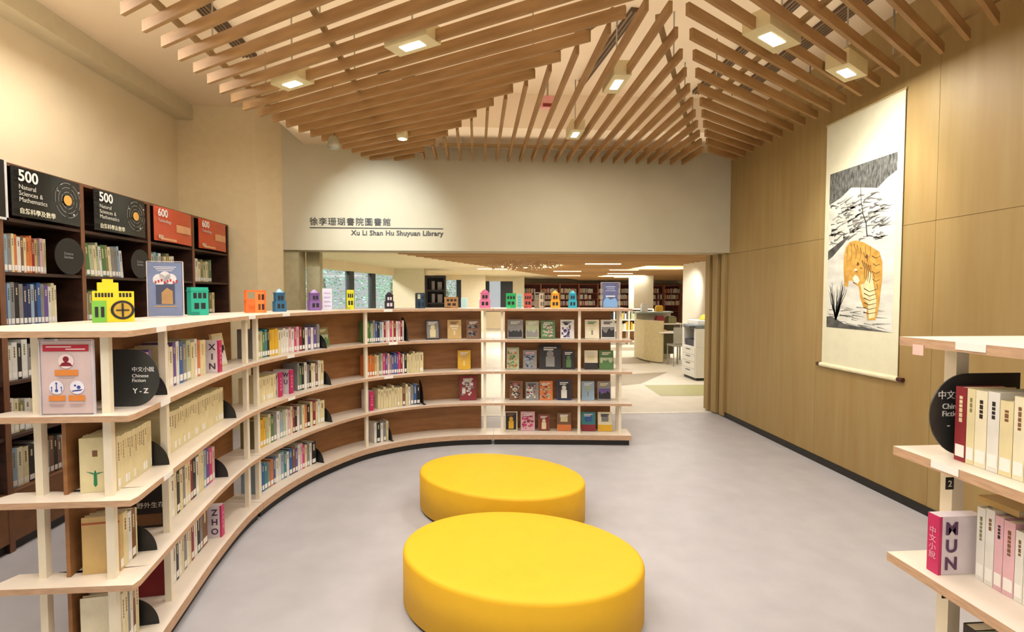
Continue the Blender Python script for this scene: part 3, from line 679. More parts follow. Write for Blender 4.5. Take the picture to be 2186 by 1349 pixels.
# paper house crafts on the top
def craft(kind, s, off, w_, h, c, c2, label, rot=0):
    x, y, a = cur(s, off); z = ZP[0]+.0006+(.0005 if s < .1 else 0)
    e = empty('paper_house', (x, y, z), a+rot, label, 'paper model', 'coloured paper house models on the shelf top')
    mA = mat('craft_%d_%d_%d' % c, c, .5, noise=.03); mB = mat('craft_%d_%d_%d' % c2, c2, .5, noise=.03)
    mD = mat('craft_hole', (34, 32, 34), .7)
    k = w_/2; d = min(w_*.8, .11)
    def win(m, cells, z0, z1, u0, u1):
        n = cells
        for i in range(n):
            a0 = -k+w_*(u0+(u1-u0)*(i+.15)/n); a1 = -k+w_*(u0+(u1-u0)*(i+.85)/n)
            m.box(a0, a1, -d/2-.001, -d/2, z0*h, z1*h)
    if kind == 'gate':
        m = MB().box(-k, k, -d/2, d/2, 0, h*.72).box(-k*.75, k*.25, -d/2, d/2, h*.72, h*.92).box(-k*.5, 0, -d/2, d/2, h*.92, h); m.obj('house_body', mA, e)
        m = MB(); win(m, 6, .58, .68, .05, .5); win(m, 4, .58, .68, .62, .95); win(m, 2, .08, .34, .08, .3); m.obj('window_openings', mD, e)
        g = MB(); 
        for i in range(28):
            t0 = 2*PI*i/28; 
        g.cyl(0, 0, 0, .004, w_*.29, 28, M=Matrix.Translation((k*.42, -d/2-.001, h*.28)) @ Matrix.Rotation(PI/2, 4, 'X')); g.obj('round_gate', mD, e)
        MB().cyl(0, 0, 0, .004, w_*.22, 28, M=Matrix.Translation((k*.42, -d/2-.003, h*.28)) @ Matrix.Rotation(PI/2, 4, 'X')).obj('gate_opening', mat('craft_amber', (196, 160, 50), .5), e)
        MB().box(k*.42-.004, k*.42+.004, -d/2-.011, -d/2-.006, h*.12, h*.44).box(k*.1, k*.74, -d/2-.011, -d/2-.006, h*.26, h*.29).obj('gate_lattice', mD, e)
        MB().box(-k*1.04, -k*.35, -d/2-.006, -d/2, 0, h*.5).obj('side_wall', mB, e)
        m = MB()
        for u in (-.9, -.62): m.box(k*u, k*(u+.16), -d/2-.008, -d/2-.006, h*.12, h*.36)
        m.obj('side_window', mD, e)
    elif kind == 'block':
        m = MB().box(-k, k, -d/2, d/2, 0, h*.86).box(-k*1.06, k*1.06, -d/2-.004, d/2+.004, h*.86, h*.9).box(-k, k, -d/2, d/2, h*.9, h); m.obj('house_body', mA, e)
        m = MB(); win(m, 3, .6, .8, .08, .92); win(m, 2, .22, .44, .12, .88); m.obj('window_openings', mD if c2 != (30, 30, 34) else mat('craft_pale', (220, 214, 220), .6), e)
        MB().box(-k, -k*.1, -d/2-.004, -d/2-.001, .0, h*.12).obj('door_step', mB, e)
    elif kind == 'cube':
        m = MB()
        for sx in (-1, 1):
            for sy in (-1, 1): m.box(sx*k-.006, sx*k+.006, sy*d/2-.006, sy*d/2+.006, 0, h*.96)
        for zz in (0, .45, .9): m.box(-k, k, -d/2, -d/2+.004, zz*h, zz*h+.014).box(-k, k, d/2-.004, d/2, zz*h, zz*h+.014).box(-k, -k+.004, -d/2, d/2, zz*h, zz*h+.014).box(k-.004, k, -d/2, d/2, zz*h, zz*h+.014)
        m.obj('open_frame', mA, e)
        m = MB().box(-k*.1, k*.98, -d/2-.001, -d/2+.003, .02*h, .9*h).box(-k*.9, k*.9, d/2-.006, d/2-.003, .02*h, .6*h); m.obj('front_panel', mB, e)
        m = MB(); win(m, 2, .55, .8, .58, .97); win(m, 2, .12, .38, .58, .97); m.obj('window_openings', mD, e)
    elif kind == 'tower':
        m = MB().box(-k, k, -d/2, d/2, 0, h*.45).box(-k*.82, k*.82, -d/2*.82, d/2*.82, h*.45, h*.8); m.prism([(-k*.9, -d/2), (k*.9, -d/2), (k*.9, d/2), (-k*.9, d/2)], h*.8, h*.84); m.obj('house_body', mA, e)
        MB().lathe([(k*.7, h*.84), (k*.5, h*.92), (k*.12, h*1.0)], 12).obj('roof', mB, e)
        m = MB(); win(m, 2, .14, .34, .15, .85); win(m, 2, .52, .7, .22, .78); m.obj('window_openings', mD if sum(c) > 150 else mat('craft_pale', (220, 214, 220), .6), e)
    elif kind == 'card':
        MB().box(-k, k, -.004, .004, 0, h).obj('card_panel', mA, e); m = MB()
        for i in range(4): m.box(-k*.7, k*.7, -.0055, -.004, h*(.15+.2*i), h*(.22+.2*i))
        m.obj('printed_pattern', mB, e)
        MB().box(k*.2, k*.4, -.006, -.002, h*.9, h*1.5, M=Matrix.Rotation(.0, 4, 'Y')).obj('tall_tab', mA, e) if h > .2 else None
    return e
craft('gate', .844, .42, .165, .215, (236, 212, 30), (120, 190, 70), 'yellow paper house with green side and round dark gate', R(-62))
craft('block', 1.647, .42, .105, .19, (40, 178, 150), (20, 140, 120), 'turquoise paper house with dark windows beside the blue poster', R(-40))
craft('cube', 2.092, .33, .13, .18, (232, 110, 40), (240, 130, 60), 'orange open-frame paper house on the curved shelf top', R(-45))
craft('tower', 2.333, .33, .09, .19, (46, 104, 142), (150, 196, 216), 'slim blue paper tower with pale blue cap', R(-30))
craft('tower', 2.683, .33, .10, .19, (132, 96, 160), (180, 150, 200), 'purple paper tower before the opening jamb', R(-25))
craft('card', 2.81, .33, .085, .2, (224, 222, 240), (190, 184, 220), 'tall pale lilac folded card beside the purple tower', R(-30))
craft('block', 3.007, .33, .066, .19, (214, 212, 40), (180, 180, 30), 'slim yellow paper house in front of the window', R(-25))
craft('tower', 3.336, .33, .09, .17, (38, 26, 38), (30, 22, 34), 'black paper tower with pale windows', R(-15))
craft('cube', 3.596, .33, .08, .165, (34, 52, 66), (44, 70, 92), 'dark navy open-frame paper house')
craft('block', 3.872, .33, .14, .12, (170, 124, 70), (130, 90, 50), 'brown low paper house beside the pale card')
craft('card', 3.988, .33, .07, .113, (208, 236, 236), (150, 210, 220), 'small pale cyan folded card')
craft('tower', 4.188, .33, .12, .20, (222, 120, 160), (206, 100, 146), 'pink paper tower above the shelf gap')
craft('block', 4.455, .33, .11, .16, (38, 172, 96), (60, 200, 120), 'green paper house at the start of the straight section')
craft('card', 4.545, .33, .045, .15, (140, 212, 214), (90, 180, 190), 'narrow cyan folded card beside the green house')
craft('block', 4.635, .33, .085, .16, (190, 84, 72), (150, 60, 50), 'reddish paper house between the green and patterned ones')
craft('cube', 4.76, .33, .10, .175, (120, 110, 90), (196, 176, 150), 'beige and brown open-frame paper house')
craft('tower', 4.927, .33, .10, .19, (244, 168, 40), (250, 190, 70), 'bright orange paper tower on the straight section')
craft('tower', 5.114, .33, .09, .19, (40, 164, 190), (90, 190, 210), 'bright blue paper tower near the far right poster')

# ------------------------------------------------------------------ tall dark bookcase on the left
XB = -2.80; BD = .34
bays = [(2.46, 3.20), (3.22, 3.83), (3.85, 4.57), (4.59, 5.25), (5.27, 5.97)]
ZB = [.36, .70, 1.03, 1.365, 1.695, 2.02]
for i, (y0, y1) in enumerate(bays):
    e = empty('tall_bookcase', (XB, (y0+y1)/2, 0), 0, 'tall dark walnut bookcase unit, %s from the camera along the left wall' % ordn(i+1), 'bookcase', 'tall dark bookcase units along the left wall')
    h = (y1-y0)/2+.01
    m = MB().box(-BD, 0, -h, -h+.018, 0, 2.35).box(-BD, 0, h-.018, h, 0, 2.35); m.obj('side_panel', [M_DARKW], e)
    MB().box(0, .003, -h, -h+.018, 0, 2.35).box(0, .003, h-.018, h, 0, 2.35).obj('edge_strip', M_WALN, e)
    MB().box(-BD, .003, -h+.018, h-.018, 2.33, 2.35).obj('top_panel', M_WALN, e)
    MB().box(-BD, -BD+.01, -h+.018, h-.018, .36, 2.33).obj('back_panel', M_DARKW, e)
    for z in ZB: MB().box(-BD+.01, -.002, -h+.018, h-.018, z-.02, z).obj('shelf_board', M_WALN if z < .4 else M_DARKW, e)
    MB().box(-.02, .0, -h+.018, h-.018, .06, .34).obj('base_panel', mat('walnut_base', (128, 84, 48), .5, noise=.08), e)
    MB().box(-.04, -.02, -h+.018, h-.018, 0, .06).obj('kickboard', M_KICK, e)
def line_row(X0, y0, y1, seq, z, rd, gr, T=1, hb=.22, hv=.02, dd=.15, inw=-1, title=True, lean=0, top=.3):
    n = len(seq); y = y0; tv = abs(y1-y0)/n
    for i, c in enumerate(seq):
        t = tv*random.uniform(.75, 1.25)
        if T > 0: t = min(t, y1-y)
        else: t = min(t, y-y1)
        if t < .006: break
        a = PI/2 if T > 0 else -PI/2
        h = min(hb+random.uniform(-hv, hv), top)
        le = -.09*lean
        book_at(X0, y, z+.0008, a, t*.95, h, dd, c, '%s book, %s from the left, %s' % (PAL[c][0], ordn(i+1), rd), gr, title=('c' if c in DARK else random.choice('nmkn')), lean=le)
        y += t*T
XF = XB-.05
for b_, y0, y1, seq, zi, rd, hb in [
  (1, 3.245, 3.60, 'wbsecowncoorfeqc', 4, 'row under the first 500 board', .235),
  (2, 3.905, 4.34, 'lglclwgmceesw', 4, 'row under the second 500 board', .235),
  (3, 4.62, 5.02, 'cwlstwkcmcw', 4, 'row under the first 600 board', .23),
  (4, 5.30, 5.70, 'clwcmlceg', 4, 'row under the second 600 board', .22),
  (1, 3.24, 3.66, 'gbsekeddsdbeuwci', 3, 'second row down in the second dark unit', .25),
  (2, 3.875, 4.02, 'clmg', 3, 'second row down behind the yellow paper house', .22),
  (3, 4.62, 5.0, 'ekdmcwkeb', 3, 'second row down behind the blue poster', .22),
  (4, 5.32, 5.75, 'mcleckmc', 3, 'second row down behind the turquoise house', .21),
  (1, 3.24, 3.66, 'ewwkwedkkrkw', 2, 'third row down in the second dark unit', .23),
  (1, 3.24, 3.50, 'cwcmwcc', 1, 'fourth row down in the second dark unit', .2),
  (1, 3.24, 3.72, 'tsickwkenknwe', 0, 'lowest row of the second dark unit', .23),
  (0, 2.9, 3.18, 'kebwkdcn', 2, 'third row down in the nearest dark unit', .22),
  (0, 2.8, 3.18, 'kebwkdcnsw', 0, 'lowest row of the nearest dark unit', .22)]:
    line_row(XF, y0, y1, seq, ZB[zi], rd, 'books in the tall dark bookcases', hb=hb, lean=(1 if (b_, zi) == (2, 4) else 0))
def shelf_disc(x, y, z, label, r=.13):
    e = empty('section_disc', (x, y, z+.0006), PI/2, label, 'sign', 'round black section discs')
    m = MB(); m.cyl(0, 0, 0, .004, r, 30, M=Matrix.Translation((0, 0, r)) @ Matrix.Rotation(PI/2, 4, 'X')); m.obj('disc_plate', M_BLACK, e)
    MB().box(-.05, .05, .0, .06, 0, .002).obj('disc_foot', M_BLACK, e)
    text('disc_text', 'Science\nSection', .026, mat('disc_ink', (150, 150, 150), .5), e, (-.05, -.0055, r+.01))
shelf_disc(XB+.012, 3.70, ZB[4], 'black round disc sign beside the books under the first 500 board', .125)
shelf_disc(XB+.012, 4.44, ZB[4], 'black round disc sign beside the books under the second 500 board', .12)
# number boards
def board(y0, y1, c, num, lines, zh, label, style):
    L = y1-y0
    e = empty('number_board', (XB+.02, y0, 2.035), PI/2, label, 'sign', 'class number boards on top of the dark bookcases')
    m = MB(); n = 10
    for i in range(n):
        u0, u1 = i/n, (i+1)/n
        f = lambda u: -.02*math.sin(PI*u)
        m.poly([(L*u0, f(u0), 0), (L*u1, f(u1), 0), (L*u1, f(u1), .30), (L*u0, f(u0), .30)])
        m.poly([(L*u0, f(u0)+.004, .3), (L*u1, f(u1)+.004, .3), (L*u1, f(u1)+.004, 0), (L*u0, f(u0)+.004, 0)])
    m.obj('board_panel', mat('board_'+style, c, .22, noise=.05, scale=3), e)
    text('number_text', num, .095 if L > .4 else .08, M_WHITE, e, (.02, -.024, .215), bold=.002)
    text('subject_text', lines, .04 if L > .4 else .034, mat('board_ink', (206, 204, 190), .5), e, (.022, -.024, .165))
    text('chinese_text', zh, .038, mat('board_ink2', (226, 222, 196), .5), e, (.022, -.024, .02), bold=.0006)
    if style == 'space':
        q = MB()
        for r0, r1 in ((.055, .057), (.085, .087), (.115, .117)):
            for i in range(0, 28):
                if (i*7) % 5 == 0: continue
                t0, t1 = 2*PI*i/28, 2*PI*(i+1)/28
                q.poly([(L*.74+r*math.cos(t)*.9, -.0245, .16+r*math.sin(t)) for r, t in ((r0, t0), (r1, t0), (r1, t1), (r0, t1))])
        for px, pz, pr in ((.12, .07, .006), (-.1, .05, .005), (.06, -.09, .008), (-.06, .1, .004)): q.cyl(0, 0, 0, .001, pr, 10, M=Matrix.Translation((L*.74+px*.8, -.024, .16+pz)) @ Matrix.Rotation(PI/2, 4, 'X'))
        q.obj('planet_orbits', mat('orbit_white', (190, 190, 186), .5), e)
        MB().cyl(0, 0, 0, .002, .034, 20, M=Matrix.Translation((L*.74, -.023, .16)) @ Matrix.Rotation(PI/2, 4, 'X')).obj('sun_disc', mat('sun_amber', (232, 176, 84), .5), e)
    else:
        MB().box(L*.5, L*.9, -.0245, -.0235, .1, .17).box(L*.1, L*.5, -.0235, -.022, .01, .03).obj('printed_panel', mat('board_pale', (226, 168, 120), .5), e)
board(3.27, 3.80, (34, 34, 32), '500', 'Natural\nSciences &\nMathematics', '自然科學及數學', 'dark board with white 500 and a sun, nearest of the number boards', 'space')
board(3.93, 4.50, (46, 54, 50), '500', 'Natural\nSciences &\nMathematics', '自然科學及數學', 'second board reading 500, dark grey green with glossy glare', 'space')
board(4.62, 5.20, (204, 84, 48), '600', 'Technology', '科技', 'orange red board reading 600 left of the last one', 'red')
board(5.33, 5.88, (198, 74, 46), '600', 'Technology', '科技', 'orange red board reading 600 at the far end of the bookcase', 'red')
e = empty('poster_frame', (XB+.025, 3.235, 2.0), PI/2, 'white metal frame edge at the left picture border, above the books', 'frame')
MB().box(-.012, 0, -.004, .004, 0, .35).box(-.7, 0, -.004, .004, -.0, .014).obj('frame_bar', mat('frame_white', (226, 224, 220), .4), e)
MB().box(-.7, -.012, 0, .004, .014, .35).obj('frame_panel', mat('frame_dark', (24, 18, 14), .4), e)
for y, z in ((3.9, 2.0), (4.66, 2.0), (5.36, 2.0)):
    pass

# ------------------------------------------------------------------ hanging scroll
sc = empty('hanging_scroll', (XR-.012, 4.40, 0), -PI/2, 'tall hanging scroll painting of a tiger in snow on the timber wall', 'scroll')
# local x runs to the right along the wall as seen from the room, -y towards the room
SW = 4.40-3.566
MB().box(0, SW, -.002, .002, .94, 3.07).obj('scroll_mount', mat('scroll_silk', (222, 218, 188), .8, noise=.02), sc)
MB().cyl(0, 0, -.01, SW+.01, .008, 10, M=Matrix.Translation((0, 0, 3.075)) @ Matrix.Rotation(PI/2, 4, 'Y')).obj('top_rod', mat('rod_pale', (196, 178, 130), .6), sc)
MB().cyl(0, 0, -.01, SW+.01, .02, 16, M=Matrix.Translation((0, -.004, .925)) @ Matrix.Rotation(PI/2, 4, 'Y')).obj('bottom_roller', mat('roller_cream', (236, 228, 190), .5), sc)
for x0 in (-.055, SW+.01): MB().cyl(0, 0, x0, x0+.045, .017, 14, M=Matrix.Translation((0, -.004, .925)) @ Matrix.Rotation(PI/2, 4, 'Y')).obj('roller_knob', mat('knob_dark', (70, 30, 26), .4), sc)
PX0, PX1, PZ0, PZ1 = .055, SW-.055, 1.27, 2.63
def uv(u, v, l): return (PX0+(PX1-PX0)*u, -.0025-.0006*l, PZ1-(PZ1-PZ0)*v)
def paint(name, m, polys, l):
    b = MB()
    for P in polys: b.poly([uv(u, v, l) for u, v in P])
    return b.obj(name, m, sc)
paint('painting_ground', mat('snow_paper', (228, 228, 216), .8, noise=.12, scale=5, stretch=(1, 1, 2.5), c2=(196, 196, 186)), [[(0, 1), (1, 1), (1, 0), (0, 0)]], 1)
paint('night_sky', mat('ink_sky', (128, 128, 122), .8, noise=.5, scale=26, stretch=(2.2, 1, .7), c2=(44, 46, 46)), [[(0, 0), (0, .2), (.2, .17), (.36, .125), (.5, .14), (.75, .17), (.87, .13), (1, .1), (1, 0)][::-1]], 2)
def stroke(pts, w0, w1=None):
    w1 = w0 if w1 is None else w1; L = []; Rr = []; n = len(pts)
    for i, p in enumerate(pts):
        a = pts[max(i-1, 0)]; b = pts[min(i+1, n-1)]; dx, dy = b[0]-a[0], (b[1]-a[1])*1.86; l = math.hypot(dx, dy) or 1
        ww = w0+(w1-w0)*i/(n-1); L.append((p[0]-dy/l*ww, p[1]+dx/l*ww/1.86)); Rr.append((p[0]+dy/l*ww, p[1]-dx/l*ww/1.86))
    return L+Rr[::-1]
rg = random.Random(3)
hs = []
for i in range(110):
    u = rg.uniform(0, .85); v = rg.uniform(.19, .47); L = rg.uniform(.05, .2); sl = rg.uniform(-.5, .25)*L*.5
    hs.append(stroke([(u, v), (u+L*.3, v+sl*.3+rg.uniform(-.008, .008)), (u+L*.7, v+sl*.7+rg.uniform(-.008, .008)), (min(.995, u+L), v+sl)], rg.uniform(.004, .02), .001))
for i in range(34):
    u = rg.uniform(0, .8); v = rg.uniform(.86, .985); L = rg.uniform(.1, .2); hs.append(stroke([(u, v), (u+L, v+rg.uniform(-.008, .012))], .006, .001))
paint('ink_strokes', mat('ink_grey', (120, 120, 114), .8), hs, 2)
paint('dark_bank', mat('ink_mid', (88, 88, 84), .8, noise=.3, scale=12), [[(0, .5), (0, .56), (.08, .54), (.25, .47), (.36, .42), (.2, .45)], [(0, .93), (0, 1), (.5, 1), (1, 1), (.6, .985), (.3, .97), (.1, .93)]], 2.4)
st = [stroke([(.62, .44), (.6, .36), (.55, .3), (.52, .22), (.5, .12)], .008, .003), stroke([(.6, .36), (.66, .33)], .003, .001), stroke([(.55, .3), (.48, .27)], .003, .001)]
for i in range(16):
    u, v = .16, .95; P = [(u, v)]; dx = rg.uniform(-.05, .06)
    for k in range(5): u += dx*.6+rg.uniform(-.012, .012); v -= rg.uniform(.02, .06); P.append((max(.01, u), v))
    st.append(stroke(P, .009, .002))
paint('bare_branches', mat('ink_black', (44, 42, 40), .8), st, 3)
M_TIG = mat('tiger_ochre', (216, 172, 84), .8, noise=.25, scale=16, c2=(186, 136, 54))
body = [(.30, .49), (.36, .46), (.46, .455), (.58, .475), (.70, .51), (.80, .54), (.845, .60), (.85, .68), (.835, .76), (.82, .84), (.80, .9), (.77, .935), (.66, .94), (.64, .9), (.66, .86), (.6, .87), (.54, .8), (.52, .74), (.45, .72), (.42, .70), (.36, .70), (.35, .74), (.29, .73), (.27, .62), (.27, .54)]
paint('tiger_body', M_TIG, [body[::-1]], 3)
paint('tiger_pale_fur', mat('tiger_cream', (240, 222, 170), .8, noise=.1, scale=20), [[(.44, .69), (.5, .66), (.6, .63), (.70, .66), (.74, .74), (.78, .82), (.76, .92), (.68, .93), (.66, .84), (.58, .80), (.54, .72), (.46, .72)][::-1]], 3.5)
paint('tiger_head', M_TIG, [[(.40, .66), (.44, .62), (.50, .60), (.56, .56), (.62, .56), (.65, .61), (.66, .67), (.6, .72), (.52, .73), (.44, .72)][::-1]], 4)
ts = [stroke([(.56+.03*i, .58+.01*i), (.6+.03*i, .63+.01*i), (.6+.025*i, .69+.01*i)], .006, .003) for i in range(4)]
ts += [stroke([(.60, .75+.028*i), (.68, .77+.026*i), (.78, .755+.027*i)], .006, .002) for i in range(6)]
ts += [stroke([(.46, .645), (.50, .65)], .006, .003), stroke([(.53, .625), (.57, .63)], .005, .003), stroke([(.43, .71), (.49, .72)], .006, .003)]
ts += [stroke([(.32+.07*i, .50), (.33+.07*i, .54), (.31+.07*i, .58)], .003, .001) for i in range(6)]
paint('tiger_face', mat('tiger_white', (240, 232, 206), .8), [[(.42, .685), (.46, .665), (.50, .675), (.53, .70), (.5, .722), (.45, .715)][::-1], [(.44, .635), (.47, .625), (.49, .635), (.46, .645)][::-1]], 4.5)
paint('tiger_ears', mat('ear_dark', (110, 74, 40), .8), [[(.475, .61), (.49, .588), (.515, .594), (.515, .61)][::-1], [(.60, .566), (.62, .545), (.645, .556), (.64, .575)][::-1]], 4.6)
ts += [stroke([(.38+.05*i, .47+.004*i*i), (.395+.05*i, .50+.004*i*i)], .005, .002) for i in range(9)]
ts += [stroke([(.70+.02*(i % 2), .56+.045*i), (.76, .575+.045*i), (.82, .565+.045*i)], .005, .002) for i in range(4)]
paint('tiger_stripes', mat('stripe_brown', (96, 62, 34), .8), ts, 5)

# ------------------------------------------------------------------ right foreground shelf
ZR = [1.428, 1.096, .770, .440, .110]
e = empty('low_bookshelf', (1.40, .8, 0), 0, 'white bookshelf at the right foreground edge, in front of the timber wall', 'bookshelf')
YE = 1.43; Y0 = -.5
for i, z in enumerate(ZR):
    dx = (.02, .01, 0, 0, 0)[i]; th = .026 if i < 4 else .05
    m = MB().prism([(1.25+dx-1.4, Y0-.8), (1.85-1.4, Y0-.8), (1.85-1.4, YE-.8), (1.25+dx-1.4, YE-.8)], z-th, z, side=1)
    m.obj('shelf_board', [M_PLATE, M_PLY], e)
for zi in range(4):
    for x, y in ((1.41, 1.385), (1.33, .42), (1.33, -.3), (1.74, 1.385)):
        MB().box(x-.019-1.4, x+.019-1.4, y-.019-.8, y+.019-.8, ZR[zi+1], ZR[zi]-.026).obj('post', M_POST, e)
MB().box(1.60-1.4, 1.614-1.4, Y0-.8, 1.28-.8, .11, 1.402).obj('back_panel', M_BOARD, e)
MB().box(1.29-1.4, 1.8-1.4, Y0-.8, YE-.04-.8, 0, .06).obj('plinth', M_KICK, e)
MB().box(-.0015, .0, -.08, .0, -.02, 0).obj('shelf_edge_tag', M_WHITE, e, loc=(1.27-1.4-.001, 1.25-.8, ZR[0]))
MB().box(-.0015, .0, -.08, .0, -.02, 0).obj('shelf_edge_tag', M_WHITE, e, loc=(1.26-1.4-.001, 1.3-.8, ZR[1]))
MB().box(-.0015, .0, -.035, .0, -.03, 0).obj('pink_price_tag', mat('tag_pink', (232, 196, 184), .6), e, loc=(1.27-1.4-.002, 1.38-.8, ZR[0]-.018))
ds = dsign('section_sign', 1.275, 1.325, ZR[1], 0, .27, .235, .11, 'charcoal rounded sign reading Chinese Fiction on the right foreground shelf', mirror=True)
text('chinese_text', '中文小說', .026, M_WHITE, ds, (.02, -.0015, .165))
text('english_text', 'Chinese\nFiction', .022, M_WHITE, ds, (.034, -.0015, .135))
text('range_text', '-', .03, M_WHITE, ds, (.05, -.0015, .08))
line_row(1.325, 1.30, .46, 'rciwciicccicccciccccciciccccci', ZR[1], 'row beside the right Chinese Fiction sign', 'books on the right foreground shelf', T=-1, hb=.20, hv=.012, dd=.14)
divider(1.285, 1.33, ZR[2], -PI/2, 'MUN', 1, 'pink and white letter divider reading M U N on the right shelf', hh=.165, ww=.13, th=.035)
line_row(1.375, 1.275, .44, 'wwqqwwqwqsooncoebwqorskwqkcorw', ZR[2], 'row behind the M U N divider, right shelf', 'books on the right foreground shelf', T=-1, hb=.195, hv=.015, dd=.14)
line_row(1.34, 1.27, .5, 'kllcmcicccniccicccic', ZR[3], 'lower row of the right foreground shelf', 'books on the right foreground shelf', T=-1, hb=.2, hv=.01, dd=.14)
bk = empty('stacked_book', (1.40, 1.30, ZR[2]+.205), R(0), 'tan book lying flat on top of the books behind the M U N divider', 'book')
# fallen book rests across the row
MB().box(0, .17, -.11, 0, .001, .003).box(0, .17, -.11, 0, .016, .018).box(0, .002, -.11, 0, .003, .016).obj('cover', bmat('f'), bk)
MB().box(.002, .168, -.108, -.002, .003, .016).obj('pages', M_PAGES, bk)
for z in (.985, .66):
    tg = MB().box(-.034, -.0095, -.001, .001, 0, .036).obj('level_tag', M_BLACK, e, loc=(0, 1.362-.8, z))
    text('tag_number', '2', .026, M_WHITE, tg, (-.022, -.0018, .009), align='CENTER')

# ------------------------------------------------------------------ library beyond
def far_case(x0, x1, y, zt, nb, label):
    W = (x1-x0)/nb
    for k in range(nb):
        xa = x0+k*W
        e = empty('far_bookcase', (xa+W/2, y, 0), 0, label % ordn(k+1), 'bookcase', 'red-brown bookcases at the far end of the library')
        h = W/2
        mm = mat('far_wood', (160, 84, 62), .6, noise=.08)
        MB().box(-h, -h+.03, 0, .35, 0, zt).box(h-.03, h, 0, .35, 0, zt).obj('side_panel', mat('far_wood_light', (186, 118, 84), .6), e)
        MB().box(-h+.03, h-.03, 0, .35, zt-.04, zt).obj('top_panel', mm, e)
        MB().box(-h+.03, h-.03, .33, .35, 0, zt-.04).obj('back_panel', mat('far_back', (104, 52, 42), .7), e)
        bb = MB(); cols = 'cwiqorsk'
        for z in (.1, .42, .74, 1.06, 1.38, 1.70): 
            MB().box(-h+.03, h-.03, 0.01, .33, z-.03, z).obj('shelf_board', mm, e)
            xx = -h+.05; rr = random.Random(k*31+int(z*100)); end = h-.05-rr.uniform(0, .3)
            while xx < end and z > .9:
                t = rr.uniform(.025, .06); bb.box(xx, min(xx+t*.94, end), .04, .2, z+.0005, z+rr.uniform(.2, .25), mi=rr.choice([0, 0, 1, 1, 2, 2, 3, 4, 5, 6, 7])); xx += t
        ob = bb.obj('book_rows', [bmat(c) for c in cols]); ob.location = e.location
        tag(ob, 'distant rows of books in the far red-brown bookcase, %s from the left' % ordn(k+1), 'books', 'distant book rows'); ob['kind'] = 'stuff'
far_case(2.35, 8.35, 26, 2.18, 6, 'red-brown bookcase along the far library wall, %s from the left')
far_case(9.0, 10.8, 26, 2.1, 2, 'red-brown bookcase beyond the service desk, %s from the left')
wallbox('wall_library_far_right', 10.85, 11, 12.9, 27, 0, ZL, M_CREAM)
# dark shelf unit by the second pillar
e = empty('display_cabinet', (-1.3, 17.3, 0), 0, 'tall black display cabinet behind the first library pillar', 'cabinet')
m = MB().box(-.42, -.34, 0, .4, 0, 2.24).box(.22, .28, 0, .4, 0, 2.24).box(-.34, .22, .38, .4, 0, 2.24).box(-.34, .22, 0, .4, 2.16, 2.24).box(-.34, .22, 0, .38, 1.7, 1.76).box(-.34, .22, 0, .38, 1.28, 1.32).box(-.34, .22, 0, .38, .8, .84); m.obj('cabinet_frame', mat('cabinet_black', (40, 36, 40), .5), e)
MB().box(-.2, -.1, .1, .3, 1.32, 1.62).box(0, .16, .1, .3, 1.32, 1.6).box(-.2, -.1, .1, .3, 1.76, 2.05).box(0, .15, .1, .3, 1.76, 2.02).obj('display_item', mat('item_grey', (136, 130, 134), .6), e)
# suspended ornament
orn = MB(); ro = random.Random(5)
for i in range(260):
    a = ro.uniform(0, 6.28); r = ro.uniform(0, 1)**.6
    x, y, z = 1.15+r*.9*math.cos(a), 12.4+r*1.0*math.sin(a), 2.24+ro.uniform(0, .14)
    orn.box(-.06, .06, -.006, .006, -.012, .012, M=Matrix.Translation((x, y, z)) @ Matrix.Rotation(ro.uniform(0, 3), 4, 'Z') @ Matrix.Rotation(ro.uniform(-.8, .8), 4, 'Y'))
o = orn.obj('ceiling_ornament', mat('ornament', (206, 176, 140), .6)); tag(o, 'hanging cluster of small wooden sticks under the library ceiling', 'ornament'); o['kind'] = 'stuff'
for i, (x, y) in enumerate([(3.2, 12.6), (.5, 15.2), (3.0, 16.5), (4.6, 15.5), (5.2, 18), (3.7, 20), (6.4, 21.5)]):
    o = MB().box(x-.45, x+.45, y-.05, y+.05, ZL-.105, ZL-.09).obj('linear_lamp', mat('linear_lamp_glow', (255, 238, 205), .5, noise=0, emit=2.2)); tag(o, 'slim lit linear lamp on the library ceiling, %s from the front' % ordn(i+1), 'ceiling lamp', 'linear lamps on the library ceiling')
# low shelf in library
e = empty('library_low_shelf', (5.05, 15.9, 0), 0, 'low white library shelf beyond the desk with magazines', 'bookshelf')
for z in (.12, .46, .8, 1.14): MB().box(-.95, .6, -.18, .18, z-.03, z).obj('shelf_board', M_PLATE, e)
for x in (-.93, -.2, .58): MB().box(x-.02, x+.02, -.17, .17, 0, 1.11).obj('side_panel', M_POST, e)
MB().box(-.91, .56, .15, .165, .12, 1.11).obj('back_panel', M_BOARD, e)
rk = random.Random(9); m = MB()
for z in (.46, .8):
    x = -.88
    while x < .5:
        t = rk.uniform(.03, .07)
        if abs(x+.2) > .08: m.box(x, x+t*.9, -.12, .1, z+.0005, z+rk.uniform(.18, .27), mi=rk.randint(0, 4))
        x += t
o = m.obj('magazine_rows', [bmat(c) for c in 'wleyk'], loc=(5.05, 15.9, 0)); tag(o, 'rows of books and magazines on the low library shelf', 'books'); o['kind'] = 'stuff'
